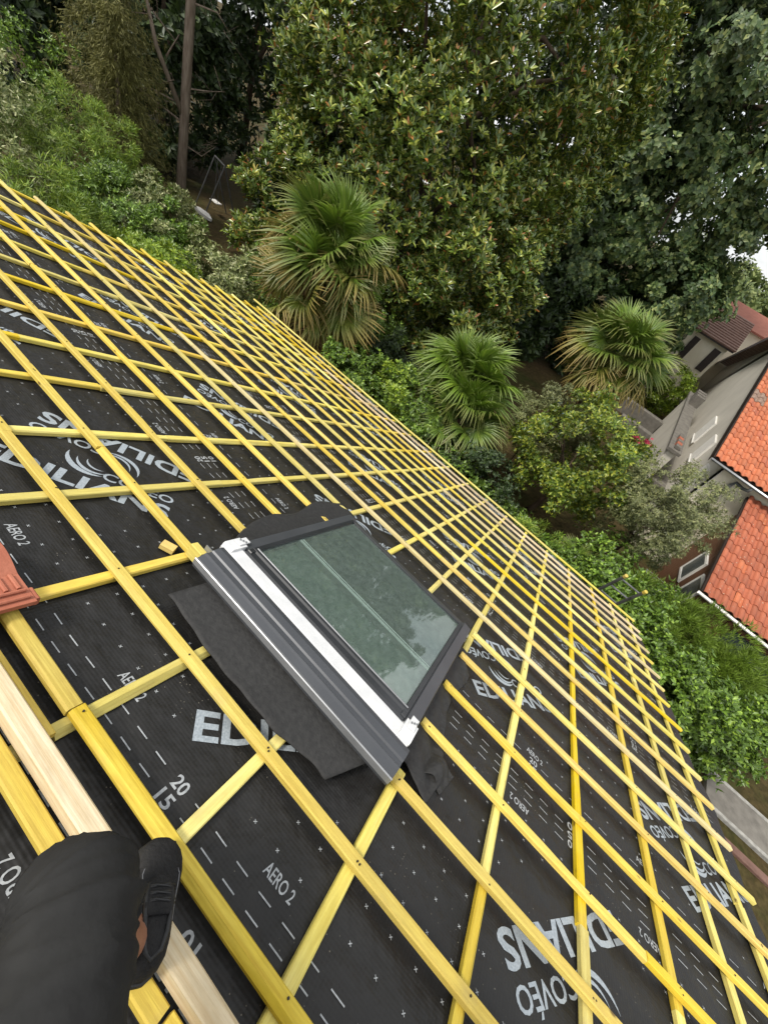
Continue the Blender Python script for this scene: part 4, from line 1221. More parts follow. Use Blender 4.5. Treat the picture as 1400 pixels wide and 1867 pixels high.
def palm(x, y, zc, size, n, seed, label, mats, dead=.18, lean=(0, 0), skirt=.3, crowns=((0, 0, 0),)):
    rg = np.random.default_rng(seed)
    root = empty('fan_palm', (x, y, 0), 0, label, 'palm tree', 'fan palms')
    mb = MB()
    k_ = 14
    pts = [(lean[0] * (i / k_), lean[1] * (i / k_), -.1 + (zc + .05) * i / k_) for i in range(k_ + 1)]
    mb.tube(pts, [.13 * (1 + .10 * (i % 2)) for i in range(k_ + 1)], 10)
    mb.build('trunk', M['fibre'], root)
    for dx, dy, dz in crowns[1:]:
        mb = MB(); mb.tube([(dx * .6, dy * .6, -.1), (dx, dy, zc + dz)], [.13, .11], 10); mb.build('trunk', M['fibre'], root)
    for i in range(n * len(crowns)):
        cx_, cy_, cz_ = crowns[i // n]; i = i % n + (i // n) * .37
        t = (i + .5) / (n + .6)                # 0 youngest .. 1 oldest
        el = rad(84 - 150 * t ** .9) + rg.normal(0, .20)
        an = i * 2.39996 + rg.normal(0, .18)
        d = Vector((math.cos(an) * math.cos(el), math.sin(an) * math.cos(el), math.sin(el)))
        side = Vector((-math.sin(an), math.cos(an), 0))
        up = d.cross(side); up.normalize()
        roll = rg.normal(0, .55)
        s2 = side * math.cos(roll) + up * math.sin(roll); u2 = d.cross(s2)
        if t > 1 - dead: kd, mt = 'dead', mats[3]
        elif t > 1 - dead - .28: kd, mt = 'limp', mats[2]
        elif t > .22: kd, mt = ('limp' if rg.random() < .35 else 'fresh'), mats[1]
        else: kd, mt = 'fresh', mats[0]
        kk = int(rg.integers(0, 3 if kd == 'fresh' else 2))
        sc = size * (.75 + .35 * min(1, t * 2.5)) * rg.uniform(.86, 1.12)
        if kd == 'dead': sc *= .85
        o = bpy.data.objects.new('frond', frond(kd, kk, mt)); COL.objects.link(o); o.parent = root
        mt_ = Matrix.Identity(4)
        for r_ in range(3):
            mt_[r_][0] = d[r_] * sc; mt_[r_][1] = s2[r_] * sc; mt_[r_][2] = u2[r_] * sc
        mt_[0][3] = lean[0] + cx_; mt_[1][3] = lean[1] + cy_; mt_[2][3] = zc + cz_ + .10 * (1 - t) - skirt * max(0, t - .35) ** 1.3
        o.matrix_local = mt_
    return root
palm(-7.75, 9.25, 3.65, 1.24, 58, 301, 'big bushy fan palm with brown lower leaves behind the eave', ('palmyoung', 'palm', 'palmgold', 'palmdead'), .30, skirt=1.5, crowns=((0, 0, 0), (.25, -.45, -.70)))
palm(-3.45, 10.75, 2.40, 1.12, 52, 302, 'bright green fan palm, the upper crown of the low twin palm', ('palmyoung', 'palmyoung', 'palm', 'palm'), .1)
palm(-2.75, 9.95, 1.85, 1.05, 44, 303, 'low fan palm, the lower crown of the twin palm nearest the eave', ('palmyoung', 'palm', 'palm', 'palmgold'), .1)
palm(-1.05, 16.3, 3.90, 1.28, 64, 304, 'yellowed fan palm standing before the neighbouring house', ('palmyoung', 'palm', 'palmgold', 'palmdead'), .22, skirt=1.2)
palm(1.75, 9.0, 1.0, .75, 12, 305, 'small fan palm seedling in the hedge left of the ladder', ('palm', 'palm', 'palm', 'palm'), .0)

# ------------------------------------------------------------------ neighbouring house and lean-to
M['cream'] = noise_mat('cream_render', (.70, .63, .47), (.76, .70, .55), 2.5, .9, .15, 50)
M['grey'] = noise_mat('grey_render', (.52, .49, .425), (.62, .585, .51), .9, 0.9, .15, 50)
M['tile1'] = noise_mat('orange_clay_tile', (0.3680, 0.1000, 0.0400), (0.4960, 0.1600, 0.0680), 3.2, .8, .3, 30, coord='Object')
M['tile2'] = noise_mat('red_clay_tile', (0.2880, 0.0760, 0.0360), (0.4000, 0.1200, 0.0576), 3.8, .8, .3, 30)
M['tile3'] = noise_mat('lichened_tile', (0.1600, 0.0960, 0.0680), (0.2720, 0.1920, 0.1440), 12, .9, .3, 30)
M['tilefar'] = noise_mat('weathered_brown_tile', (0.1280, 0.0680, 0.0480), (0.2080, 0.1200, 0.0880), 6, .9, .4, 20)
M['tilefar2'] = noise_mat('dull_red_tile', (0.2400, 0.0800, 0.0520), (0.3040, 0.1120, 0.0720), 4, .9, .3, 20)
M['zinc'] = noise_mat('zinc_gutter', (0.2720, 0.2800, 0.2880), (0.4000, 0.4080, 0.4160), 6, .35, metallic=.7)
M['pvc'] = noise_mat('grey_downpipe', (0.0800, 0.0880, 0.0840), (0.1200, 0.1280, 0.1240), 6, .5)
M['shed'] = noise_mat('brown_planking', (0.0800, 0.0336, 0.0144), (0.1520, 0.0640, 0.0272), 7, .7, .3, 30, stretch=(6, 6, .5))
M['concrete'] = noise_mat('weathered_concrete', (.115, .105, .09), (.19, .175, .15), 5, .9, .3, 50)
M['darkwood'] = noise_mat('dark_stained_wood', (0.0176, 0.0104, 0.0080), (0.0360, 0.0224, 0.0160), 8, .6, .2)
M['glassdark'] = noise_mat('dark_window_glass', (0.0400, 0.0560, 0.0600), (0.0640, 0.0800, 0.0840), 3, .12)
M['kerb'] = noise_mat('pale_kerb', (.20, .19, .17), (.34, .33, .30), 9, .9, .3, 50)
M['shutter'] = noise_mat('pale_shutter', (.70, .68, .63), (.78, .76, .71), 8, .7)

def tile_mat(name, c1, c2):
    mt = noise_mat(name, c1, c2, 3.2, .82, .3, 30)
    n = mt.node_tree; b = n.nodes['Principled BSDF']; N = n.nodes.new; K = n.links.new
    src = b.inputs['Base Color'].links[0].from_socket
    oi = N('ShaderNodeObjectInfo'); hs = N('ShaderNodeHueSaturation'); mr = N('ShaderNodeMapRange'); mr.inputs[3].default_value = .84; mr.inputs[4].default_value = 1.12
    K(oi.outputs['Random'], mr.inputs[0]); K(mr.outputs[0], hs.inputs['Value']); K(src, hs.inputs['Color'])
    g = N('ShaderNodeNewGeometry'); v = N('ShaderNodeTexNoise'); v.inputs['Scale'].default_value = 9; v.inputs['Detail'].default_value = 8; v.inputs['Roughness'].default_value = .75
    K(g.outputs['Position'], v.inputs['Vector'])
    r = N('ShaderNodeValToRGB'); set_ramp(r, [(.54, (0, 0, 0)), (.74, (.6, .6, .6))]); K(v.outputs['Fac'], r.inputs['Fac'])
    mx = N('ShaderNodeMixRGB'); mx.inputs['Color2'].default_value = (.15, .085, .055, 1); K(r.outputs['Color'], mx.inputs['Fac']); K(hs.outputs['Color'], mx.inputs['Color1'])
    v2 = N('ShaderNodeTexVoronoi'); v2.inputs['Scale'].default_value = 9; K(g.outputs['Position'], v2.inputs['Vector'])
    r2 = N('ShaderNodeValToRGB'); set_ramp(r2, [(0, (1, 1, 1)), (.10, (.6, .6, .6)), (.14, (0, 0, 0))]); K(v2.outputs['Distance'], r2.inputs['Fac'])
    mx2 = N('ShaderNodeMixRGB'); mx2.inputs['Color2'].default_value = (.42, .36, .27, 1); K(r2.outputs['Color'], mx2.inputs['Fac']); K(mx.outputs['Color'], mx2.inputs['Color1'])
    K(mx2.outputs['Color'], b.inputs['Base Color'])
    return mt
M['tile1'] = tile_mat('orange_clay_tile', (0.3680, 0.1000, 0.0400), (0.4800, 0.1520, 0.0656))
M['tile2'] = tile_mat('red_clay_tile', (0.2880, 0.0760, 0.0360), (0.3840, 0.1160, 0.0560))
def tile_mesh(wd, ln, seed=0):
    """a barrel pan tile: high roll on the left, shallow pan on the right, with a thick front edge. y runs up the slope"""
    nx = 9
    xs = [0, .10, .24, .38, .52, .64, .76, .88, 1.0]
    hs = [.030, .052, .060, .056, .040, .018, .006, .006, .024]
    mb = MB()
    top = [[(x * wd, y, h + dz) for x, h in zip(xs, hs)] for y, dz in ((0, .020), (ln, .0))]
    mb.grid(top)
    V = [(x * wd, 0, h + .002) for x, h in zip(xs, hs)]
    o_ = len(mb.v); mb.add(V, [])
    for k in range(nx - 1): mb.f.append((k, o_ + k, o_ + k + 1, k + 1))
    mb.f.append((0, nx, o_)); mb.f.append((nx - 1, o_ + nx - 1, 2 * nx - 1))
    return mb.mesh('tile', False)

TW, TL = .212, .33
TILES = []
for mt in ('tile1', 'tile1', 'tile2', 'tile3'):
    me = tile_mesh(TW, TL + .045); me.materials.append(M[mt]); TILES.append(me)

def tiled_roof(parent, base, x0, y0, z0, pitch, cols, rows, vis, pick, deck_len, deck_w, mname):
    """base: location of the parent; tiles individually for the first vis columns, the rest joined"""
    I = Matrix.Translation(-Vector(base))
    R = I @ Matrix.Translation((x0, y0, z0)) @ Matrix.Rotation(pitch, 4, 'X')
    dk = MB(); dk.box(-.02, deck_w, .04, deck_len, -.075, -.012)
    roof = dk.build('roof', M['darkwood'], parent, R)
    rg = random.Random(rows * 7 + cols)
    RI = Matrix.Identity(4)
    for c in range(vis):
        for r_ in range(rows):
            o = bpy.data.objects.new('tile', TILES[pick(rg, c, r_)]); COL.objects.link(o); o.parent = roof
            o.matrix_local = Matrix.Translation((c * TW + rg.uniform(-.004, .004), r_ * TL + rg.uniform(-.006, .006), .006 * rg.random())) @ Matrix.Rotation(rg.uniform(-.015, .015), 4, 'Z')
    me = TILES[0]
    V = np.empty(len(me.vertices) * 3, np.float32); me.vertices.foreach_get('co', V); V = V.reshape(-1, 3)
    me.calc_loop_triangles()
    F = np.array([t.vertices[:] for t in me.loop_triangles], np.int32)
    Vs, Fs = [], []
    n = 0
    for c in range(vis, cols):
        for r_ in range(rows):
            Vs.append(V + np.array([c * TW, r_ * TL, 0], np.float32)); Fs.append(F + n); n += len(V)
    if Vs:
        o = link('tile_field', mesh_np('tile_field', np.concatenate(Vs), np.concatenate(Fs)), M[mname], roof); o['kind'] = 'stuff'
    return roof, R

HB = (6.0, 20.0, 0)
nh = empty('neighbour_house', HB, 0, 'cream and grey rendered house with a bright orange tiled roof at the right edge', 'house')
NI = Matrix.Translation(-Vector(HB))
def nb(mb, name, mat, smooth=False): return mb.build(name, mat, nh, NI, smooth)
NX, NY, NZ = 2.90, 13.80, 3.62          # left eave corner of the tiled roof
P1 = rad(17.0)
rows_a = 31
ridge_y = NY + rows_a * TL * math.cos(P1); ridge_z = NZ + rows_a * TL * math.sin(P1)
def pickA(rg, c, r_):
    if (c in (0, 1)) and r_ in (11, 12): return 3
    return 0 if rg.random() < .93 else 2
tiled_roof(nh, HB, NX, NY, NZ, P1, 32, rows_a, 9, pickA, rows_a * TL, 32 * TW, 'tile1')
mb = MB(); mb.box(3.42, 9.4, 14.20, 14.45, -.2, NZ + .05); front = nb(mb, 'cream_wall', M['cream'])
mb = MB()
mb.add([(3.40, 14.19, -.2), (3.40, 25.5, -.2), (3.40, 25.5, 6.2), (3.40, ridge_y, ridge_z - .18), (3.40, 14.19, NZ + .0)], [(4, 3, 2, 1, 0)])
mb.add([(3.64, 14.2, -.2), (3.64, 36, -.2), (3.64, 36, 2.6), (3.64, ridge_y, ridge_z - .18), (3.64, 14.2, NZ)], [(0, 1, 2, 3, 4)])
mb.add([(3.40, 25.5, -.2), (3.40, 36, -.2), (3.40, 36, 2.6), (3.40, ridge_y + .9, ridge_z - .5), (3.40, 25.5, 6.0)], [(4, 3, 2, 1, 0)])
nb(mb, 'grey_side_wall', M['grey'])
# a projecting strip of grey wall and white panels next to the cream front
mb = MB(); mb.box(3.40, 3.42, 14.19, 14.46, -.2, NZ); nb(mb, 'corner_strip', M['grey'])
for (y0, y1, z0, z1) in ((17.7, 18.75, 2.05, 3.05), (20.6, 21.9, 1.95, 2.95), (15.0, 15.75, 1.6, 2.9)):
    mb = MB(); mb.box(3.33, 3.398, y0, y1, z0, z1); s_ = nb(mb, 'shutter', M['shutter'])
    mb = MB(); mb.box(3.30, 3.332, y0 - .05, y1 + .05, z0 - .06, z0 - .01); nb(mb, 'sill', M['shutter'])
# rear slope beyond the ridge; verge strip coloured dark for openings and shadow below
mb = MB()
yr, zr, yf, zf = ridge_y, ridge_z, 36.0, 2.7
for k in range(26):
    a, b_ = k / 26, (k + 1) / 26
    ya, yb2 = yr + (yf - yr) * a, yr + (yf - yr) * b_
    za, zb2 = zr + (zf - zr) * a, zr + (zf - zr) * b_
    mb.add([(2.9, ya, za + .03), (9.4, ya, za + .03), (9.4, yb2, zb2 + .032), (2.9, yb2, zb2 + .032), (2.9, ya, za - .05), (2.9, yb2, zb2 - .05)], [(0, 1, 2, 3), (0, 3, 5, 4)])
nb(mb, 'rear_roof_slope', M['tilefar'])
mb = MB(); mb.add([(2.88, NY + .1, NZ - .02), (2.88, yr, zr - .02), (2.88, yf, zf - .06), (2.88, yf, zf - .26), (2.88, yr, zr - .24), (2.88, NY + .1, NZ - .20)], [(0, 1, 4, 5), (1, 2, 3, 4)])
mb.add([(3.39, NY + .1, NZ - .075), (3.39, yr, zr - .075), (3.39, yf, zf - .115)], []); nb(mb, 'verge_shade_strip', M['darkwood'])
# gutter and downpipe
mb = MB()
ring = []
for x in (NX - .02, 9.4):
    ring.append([(x, NY - .01 + .062 * math.cos(t) - .03, NZ - .035 + .062 * math.sin(t)) for t in np.linspace(math.pi, 2 * math.pi, 9)] + [(x, NY - .01 + .052 * math.cos(t) - .03, NZ - .035 + .052 * math.sin(t)) for t in np.linspace(2 * math.pi, math.pi, 9)])
mb.loft(ring); nb(mb, 'gutter', M['zinc'], True)
mb = MB(); mb.tube([(4.12, 13.76, 3.54), (4.12, 13.78, 3.42), (4.02, 13.98, 3.34), (3.86, 14.10, 3.34), (3.82, 14.12, 3.22), (3.82, 14.12, 0)], .045, 10); nb(mb, 'downpipe', M['pvc'], True)
mb = MB()
for z in (3.15, 2.2, 1.2): mb.tube([(3.82, 14.12, z), (3.82, 14.12, z + .05)], .054, 10)
nb(mb, 'pipe_clip', M['zinc'])
# terrace parapet and steps on the left of the house
mb = MB(); mb.box(2.45, 2.75, 17.2, 27.0, -.1, 2.15); nb(mb, 'terrace_wall', M['grey'])
mb = MB(); mb.box(2.35, 2.85, 17.1, 27.1, 2.152, 2.26); nb(mb, 'wall_coping', M['concrete'])
mb = MB(); mb.box(2.752, 3.398, 17.2, 27.0, .8, 1.0); nb(mb, 'terrace_floor', M['concrete'])
for k in range(5):
    mb = MB(); mb.bbox(2.52, 2.70, 17.3 + k * .32, 17.52 + k * .32, 2.262, 2.40, .02); nb(mb, 'planter', M['clay'] if k % 2 else M['concrete'])
for k in range(3):
    mb = MB(); mb.box(2.46, 2.90, 24.4 + .55 * k, 24.75 + .55 * k, 2.262, 2.75); nb(mb, 'bench_slat', M['concrete'])

# the far house with brown roof behind
FB = (2.6, 31.0, 0)
fh = empty('far_house', FB, 0, 'cream house with a weathered brown tiled roof and dark shutter, behind the yellowed palm', 'house')
FI = Matrix.Translation(-Vector(FB))
def fbld(mb, name, mat): return mb.build(name, mat, fh, FI)
mb = MB(); mb.box(-.6, 2.42, 30.2, 36, -.2, 4.42); fbld(mb, 'wall', M['cream'])
mb = MB(); mb.box(1.86, 2.26, 30.13, 30.198, 2.75, 4.02); fbld(mb, 'shutter', M['darkwood'])
mb = MB(); mb.box(.65, 1.0, 30.13, 30.198, 2.75, 4.02); fbld(mb, 'shutter', M['darkwood'])
mb = MB()
x0, x1, ya, yb2, z0, z1 = -1.0, 2.75, 29.9, 34.2, 4.36, 5.55
for k in range(14):
    a, b_ = k / 14, (k + 1) / 14
    mb.add([(x0 + .8 * a, ya + (yb2 - ya) * a, z0 + (z1 - z0) * a + .05), (x1 + .8 * a * 0, ya + (yb2 - ya) * a, z0 + (z1 - z0) * a + .05), (x1, ya + (yb2 - ya) * b_, z0 + (z1 - z0) * b_), (x0 + .8 * b_, ya + (yb2 - ya) * b_, z0 + (z1 - z0) * b_),
            (x0 + .8 * a, ya + (yb2 - ya) * a, z0 + (z1 - z0) * a - .03), (x1, ya + (yb2 - ya) * a, z0 + (z1 - z0) * a - .03)], [(0, 1, 2, 3), (4, 5, 1, 0)])
fbld(mb, 'roof', M['tilefar'])
mb = MB(); mb.box(-.9, 2.7, 29.93, 30.05, 4.24, 4.33); fbld(mb, 'eave_board', M['darkwood'])
rr = empty('red_roofed_house', (4.2, 37, 0), 0, 'low dull red roof just above the weathered brown one', 'house')
RRI = Matrix.Translation(-rr.location)
mb = MB(); mb.add([(.9, 34.6, 5.25), (7.5, 34.6, 5.25), (7.5, 37.5, 6.0), (.9, 37.5, 6.0), (.9, 34.6, 5.15), (7.5, 34.6, 5.15)], [(0, 1, 2, 3), (4, 5, 1, 0)]); mb.build('roof', M['tilefar2'], rr, RRI)
mb = MB(); mb.box(1.2, 7.3, 34.9, 37.4, -.2, 5.12); mb.build('wall', M['cream'], rr, RRI)
wh = MB(); wh.box(-.4, 1.8, 66, 70, -.2, 4.6); wh.add([(-.6, 65.7, 4.6), (2.0, 65.7, 4.6), (2.0, 70.3, 4.6), (-.6, 70.3, 4.6), (-.6, 68, 5.5), (2.0, 68, 5.5)], [(0, 1, 5, 4), (2, 3, 4, 5), (1, 2, 5), (3, 0, 4)])
o = wh.build('white_house', M['cream']); tag(o, 'tiny pale house far off among the trees at the right edge', 'house')

# lean-to with brown planked walls
LB = (6.0, 12.2, 0)
lt = empty('wooden_lean_to', LB, 0, 'brown planked lean-to with a red tiled roof against the cream wall', 'shed')
LI = Matrix.Translation(-Vector(LB))
def lb(mb, name, mat): return mb.build(name, mat, lt, LI)
LX, LY, LZ = 4.32, 10.25, 2.06
P2 = rad(17.5)
rows_b = 12
tiled_roof(lt, LB, LX, LY, LZ, P2, 22, rows_b, 13, lambda rg, c, r_: 2 if rg.random() < .9 else 0, rows_b * TL, 22 * TW, 'tile2')
# wall planks: the side wall faces left
for k in range(22):
    y = 10.45 + k * .168
    zt = LZ + (y - LY) * math.tan(P2) - .10
    mb = MB(); mb.bbox(0, zt + .1, -.08, .08, -.012, .012, .004)
    o = mb.build('plank', M['shed'], lt)
    o.matrix_local = LI @ Matrix.Translation((4.56, y, -.1)) @ Matrix.Rotation(-math.pi / 2, 4, 'Y')
for k in range(14):
    x = 4.66 + k * .168
    mb = MB(); mb.bbox(0, LZ - .02, -.08, .08, -.012, .012, .004)
    o = mb.build('plank', M['shed'], lt)
    o.matrix_local = LI @ Matrix.Translation((x, 10.40, -.1)) @ Matrix.Rotation(-math.pi / 2, 4, 'Y') @ Matrix.Rotation(math.pi / 2, 4, 'X')
for (y0, y1, z0, z1) in ((10.75, 11.55, .95, 1.85), (12.0, 12.8, 1.0, 1.9)):
    wn = MB(); wn.box(4.50, 4.545, y0, y1, z1 - .07, z1); wn.box(4.50, 4.545, y0, y1, z0, z0 + .07); wn.box(4.50, 4.545, y0, y0 + .07, z0 + .07, z1 - .07); wn.box(4.50, 4.545, y1 - .07, y1, z0 + .07, z1 - .07)
    wfr = lb(wn, 'window', M['shutter'])
    g = MB(); g.box(4.515, 4.535, y0 + .07, y1 - .07, z0 + .07, z1 - .07); go_ = g.build('pane', M['glassdark'], wfr)
mb = MB()
ring = []
for x in (LX - .06, 8.9):
    ring.append([(x, LY - .05 + .055 * math.cos(t), LZ - .02 + .055 * math.sin(t)) for t in np.linspace(math.pi, 2 * math.pi, 9)] + [(x, LY - .05 + .045 * math.cos(t), LZ - .02 + .045 * math.sin(t)) for t in np.linspace(2 * math.pi, math.pi, 9)])
mb.loft(ring); lb(mb, 'gutter', M['shutter'])
mb = MB(); mb.box(5.45, 8.5, 10.33, 10.38, .9, 1.75); lb(mb, 'grey_panel', M['glassdark'])

# ------------------------------------------------------------------ path, edging, ladder, garden things
mb = MB(); mb.box(6.62, 12, 7.30, 8.02, -.05, .055); p_ = mb.build('path', M['concrete']); tag(p_, kind='structure')
mb = MB(); mb.bbox(6.55, 12, 7.22, 7.298, -.05, .085, .01); k_ = mb.build('path_kerb', M['kerb']); tag(k_, kind='structure')
mb = MB(); mb.bbox(6.60, 12, 8.022, 8.10, -.05, .085, .01); k_ = mb.build('path_kerb', M['kerb']); tag(k_, kind='structure')
M['redwood'] = noise_mat('reddish_edging', (0.1120, 0.0560, 0.0400), (0.1760, 0.0960, 0.0720), 8, .8, .2)
mb = MB(); mb.bbox(6.3, 12, 6.74, 6.90, -.02, .06, .01); o = mb.build('timber_edging', M['redwood']); tag(o, 'reddish timber edging lying in the lawn beside the concrete path', 'edging')
ld = empty('ladder', (2.1, 7.4, 0), 0, 'metal ladder whose top sticks up above the eave', 'ladder')
LDI = Matrix.Translation(-ld.location)
M['alu'] = noise_mat('dull_aluminium', (.12, .12, .12), (.20, .20, .20), 9, .45, metallic=.6)
for x in (1.93, 2.29):
    mb = MB(); mb.tube([(x, 7.55, 0), (x, 6.40, 3.32)], .028, 8); mb.build('rail', M['alu'], ld, LDI)
    mb = MB(); mb.tube([(x, 6.41, 3.29), (x, 6.395, 3.345)], .031, 8); mb.build('end_cap', M['ochre'], ld, LDI)
for k in range(12):
    z = .25 + .27 * k
    y = 7.55 - 1.15 * z / 3.32
    mb = MB(); mb.tube([(1.93, y, z), (2.29, y, z)], .015, 6); mb.build('rung', M['alu'], ld, LDI)

sw = empty('garden_swing', (-18.9, 14.2, 0), 0, 'thin metal garden swing frame standing in the shade below the bare tree trunk', 'swing')
SWI = Matrix.Translation(-sw.location)
for (a, b_) in (((-19.7, 13.5, 0), (-19.35, 14.05, 2.0)), ((-19.0, 14.6, 0), (-19.35, 14.05, 2.0)), ((-18.6, 13.2, 0), (-18.25, 13.75, 2.0)), ((-17.9, 14.3, 0), (-18.25, 13.75, 2.0)), ((-19.35, 14.05, 2.0), (-18.25, 13.75, 2.0))):
    mb = MB(); mb.tube([a, b_], .03, 6); mb.build('pole', M['alu'], sw, SWI)
for x in (-19.0, -18.6):
    mb = MB(); mb.tube([(x, 13.95 - (x + 19.0) * .27, 2.0), (x, 13.9 - (x + 19.0) * .27, .5)], .012, 5); mb.build('rope', M['alu'], sw, SWI)
mb = MB(); mb.bbox(-19.05, -18.55, 13.72, 14.0, .47, .50, .008); mb.build('seat', M['shutter'], sw, SWI)
mb = MB()
mb.loft([[(x, y0, .02), (x, y1, .02), (x, y1 + .02, h), (x, y0 - .02, h)] for x, y0, y1, h in ((-19.2, 13.0, 13.05, .10), (-18.9, 12.9, 13.15, .16), (-18.3, 12.88, 13.18, .17), (-17.9, 13.0, 13.06, .12))])
o = mb.build('white_board', M['shutter']); tag(o, 'small white board lying on the ground beside the swing', 'board')

mb = MB(); mb.bbox(.2, 2.4, 25.2, 25.55, -.05, .75, .03); o = mb.build('garden_wall', M['concrete']); tag(o, 'low weathered concrete garden wall below the yellowed palm', 'wall')
mb = MB(); mb.bbox(.6, 2.3, 23.6, 23.95, -.05, .40, .03); o = mb.build('garden_wall', M['concrete']); tag(o, 'lower concrete kerb wall in front of the garden wall', 'wall')
plant('clipped_shrub', 'clipped green shrub between the yellowed palm and the terrace wall', 'shrub', (1.55, 27.8, 1.6), (1.1, 1.0, 1.6), 'laurel', 2200, .12, .06, 230, per=5, nclump=60, crel=.24)
# drying rack beside the shed
dr_ = empty('drying_rack', (3.9, 11.3, 0), 0, 'white wire drying rack beside the planked wall', 'drying rack')
DI = Matrix.Translation(-dr_.location)
for q in range(5):
    mb = MB(); mb.tube([(3.65, 11.0 + q * .14, .95), (4.25, 11.0 + q * .14, .95)], .008, 5); mb.build('wire', M['shutter'], dr_, DI)
for x in (3.65, 4.25):
    mb = MB(); mb.tube([(x, 11.0, .95), (x, 11.56, .95)], .012, 5); mb.build('bar', M['shutter'], dr_, DI)
    for (a, b_) in ((11.0, 11.56), (11.56, 11.0)):
        mb = MB(); mb.tube([(x, a, .95), (x, b_, 0)], .012, 5); mb.build('leg', M['shutter'], dr_, DI)
# flowers
M['redflower'] = flat_mat('crimson_petal', (0.3360, 0.0160, 0.0480), .6)
M['blueflower'] = flat_mat('pale_blue_petal', (0.1280, 0.2720, 0.3360), .6)
def flowers(name, label, pts, mat, r, seed):
    rg = np.random.default_rng(seed)
    root = empty(name, (pts[0][0], pts[0][1], 0), 0, label, 'flowers')
    I = Matrix.Translation(-root.location)
    for p in pts:
        P_ = np.array(p) + rg.normal(0, r * .5, (70, 3))
        me = sprig_leaves(rg, 'flower_head', P_, unit(rg.normal(size=(70, 3)) + np.array([0, -.3, 1.])), 4, .05, .04)
        link('flower_head', me, M[mat], root, I)
    mb = MB(); mb.tube([(pts[0][0], pts[0][1], 0), tuple(pts[0])], [.02, .008], 5); mb.build('stem', M['bark'], root, I)
flowers('red_flowers', 'crimson flower heads showing through the citrus and olive leaves', [(1.02, 12.4, 3.20), (1.28, 12.5, 3.25)], 'redflower', .10, 3)
flowers('blue_flowers', 'pale blue flower heads above the left side of the citrus tree', [(-1.25, 12.6, 2.75), (-.85, 12.5, 2.55), (-.55, 12.3, 2.2)], 'blueflower', .09, 4)

# ------------------------------------------------------------------ the standing leg at the lower left
M['cloth'] = noise_mat('black_cotton', (0.0136, 0.0136, 0.0136), (0.0240, 0.0240, 0.0232), 12, .85, .5, 18, spec=.25)
M['skin'] = noise_mat('tanned_skin', (0.2400, 0.1080, 0.0600), (0.3040, 0.1440, 0.0840), 25, .55, .15, 120)
M['suede'] = noise_mat('black_suede', (0.0072, 0.0072, 0.0080), (0.0240, 0.0232, 0.0224), 18, .8, .5, 120, spec=.25)
M['rubber'] = noise_mat('black_rubber', (0.0080, 0.0080, 0.0080), (0.0160, 0.0160, 0.0160), 20, .55)
M['stitch'] = flat_mat('grey_stitch', (0.1600, 0.1600, 0.1680), .8)
ps = empty('person', RP(.05, .45, .04), 0, 'person in black shorts and black shoes crouching on the roof, only one leg in view', 'person')
PI_ = Matrix.Translation(-ps.location)
def pb(mb, name, mat, smooth=True, parent=None): return mb.build(name, mat, ps, PI_, smooth)
def orient_rings(path, radii, n=28, wrinkle=0.0, seed=0, flat=1.0):
    rg = np.random.default_rng(seed); ph = rg.uniform(0, 6, 8)
    pts = [np.array(p, float) for p in path]
    rings = []; up = np.array([0, 0, 1.])
    for i, p in enumerate(pts):
        d = pts[min(i + 1, len(pts) - 1)] - pts[max(i - 1, 0)]; d /= np.linalg.norm(d)
        a = np.cross(d, up) if abs(d @ up) < .97 else np.cross(d, np.array([.3, 1., 0])); a /= np.linalg.norm(a); b = np.cross(a, d)
        t_ = i / (len(pts) - 1)
        ring = []
        for k in range(n):
            th_ = 2 * math.pi * k / n
            f1 = 1 - abs(math.sin(44 * t_ + 1.1 * math.sin(th_ + ph[0]) + ph[1]))
            f2 = 1 - abs(math.sin(67 * t_ - 1.9 * math.sin(th_ * 1.0 + ph[2]) + ph[3]))
            f3 = math.sin(2 * th_ + 9 * t_ + ph[4])
            r = radii[i] * (1 + wrinkle * (1.2 * f1 ** 3 * (.7 + .3 * math.sin(th_ + ph[5])) + .9 * f2 ** 3 * (.65 + .35 * math.sin(th_ * 2 + ph[6])) + .5 * f3))
            ring.append(p + r * (math.cos(th_) * a * flat + math.sin(th_) * b))
        rings.append(ring)
    return rings
def spline(pts, n):
    pts = [np.array(p, float) for p in pts]; out_ = []
    for i in range(len(pts) - 1):
        p0, p1, p2, p3 = pts[max(i - 1, 0)], pts[i], pts[i + 1], pts[min(i + 2, len(pts) - 1)]
        for k in range(n):
            t = k / n
            out_.append(.5 * ((2 * p1) + (-p0 + p2) * t + (2 * p0 - 5 * p1 + 4 * p2 - p3) * t * t + (-p0 + 3 * p1 - 3 * p2 + p3) * t ** 3))
    out_.append(pts[-1]); return out_
KN = np.array((-.080, -.090, 6.075)); HP = np.array((.30, -.36, 6.26)); AN = np.array((.016, -.080, 5.832))
# bare leg, one skin from thigh to foot
kn2 = KN + np.array([.012, -.012, -.012])
path = spline([HP, HP * .5 + KN * .5, kn2, kn2 * .70 + AN * .30 + np.array([.008, -.022, 0]), kn2 * .35 + AN * .65 + np.array([.004, -.010, 0]), AN, AN + np.array([-.01, .01, -.05])], 5)
t = np.linspace(0, 6, len(path))
rl = np.interp(t, [0, 1, 2, 3, 4, 5, 6], [.080, .066, .050, .046, .036, .032, .034])
pb(MB().loft(orient_rings(path, rl, 20)), 'leg', M['skin'])
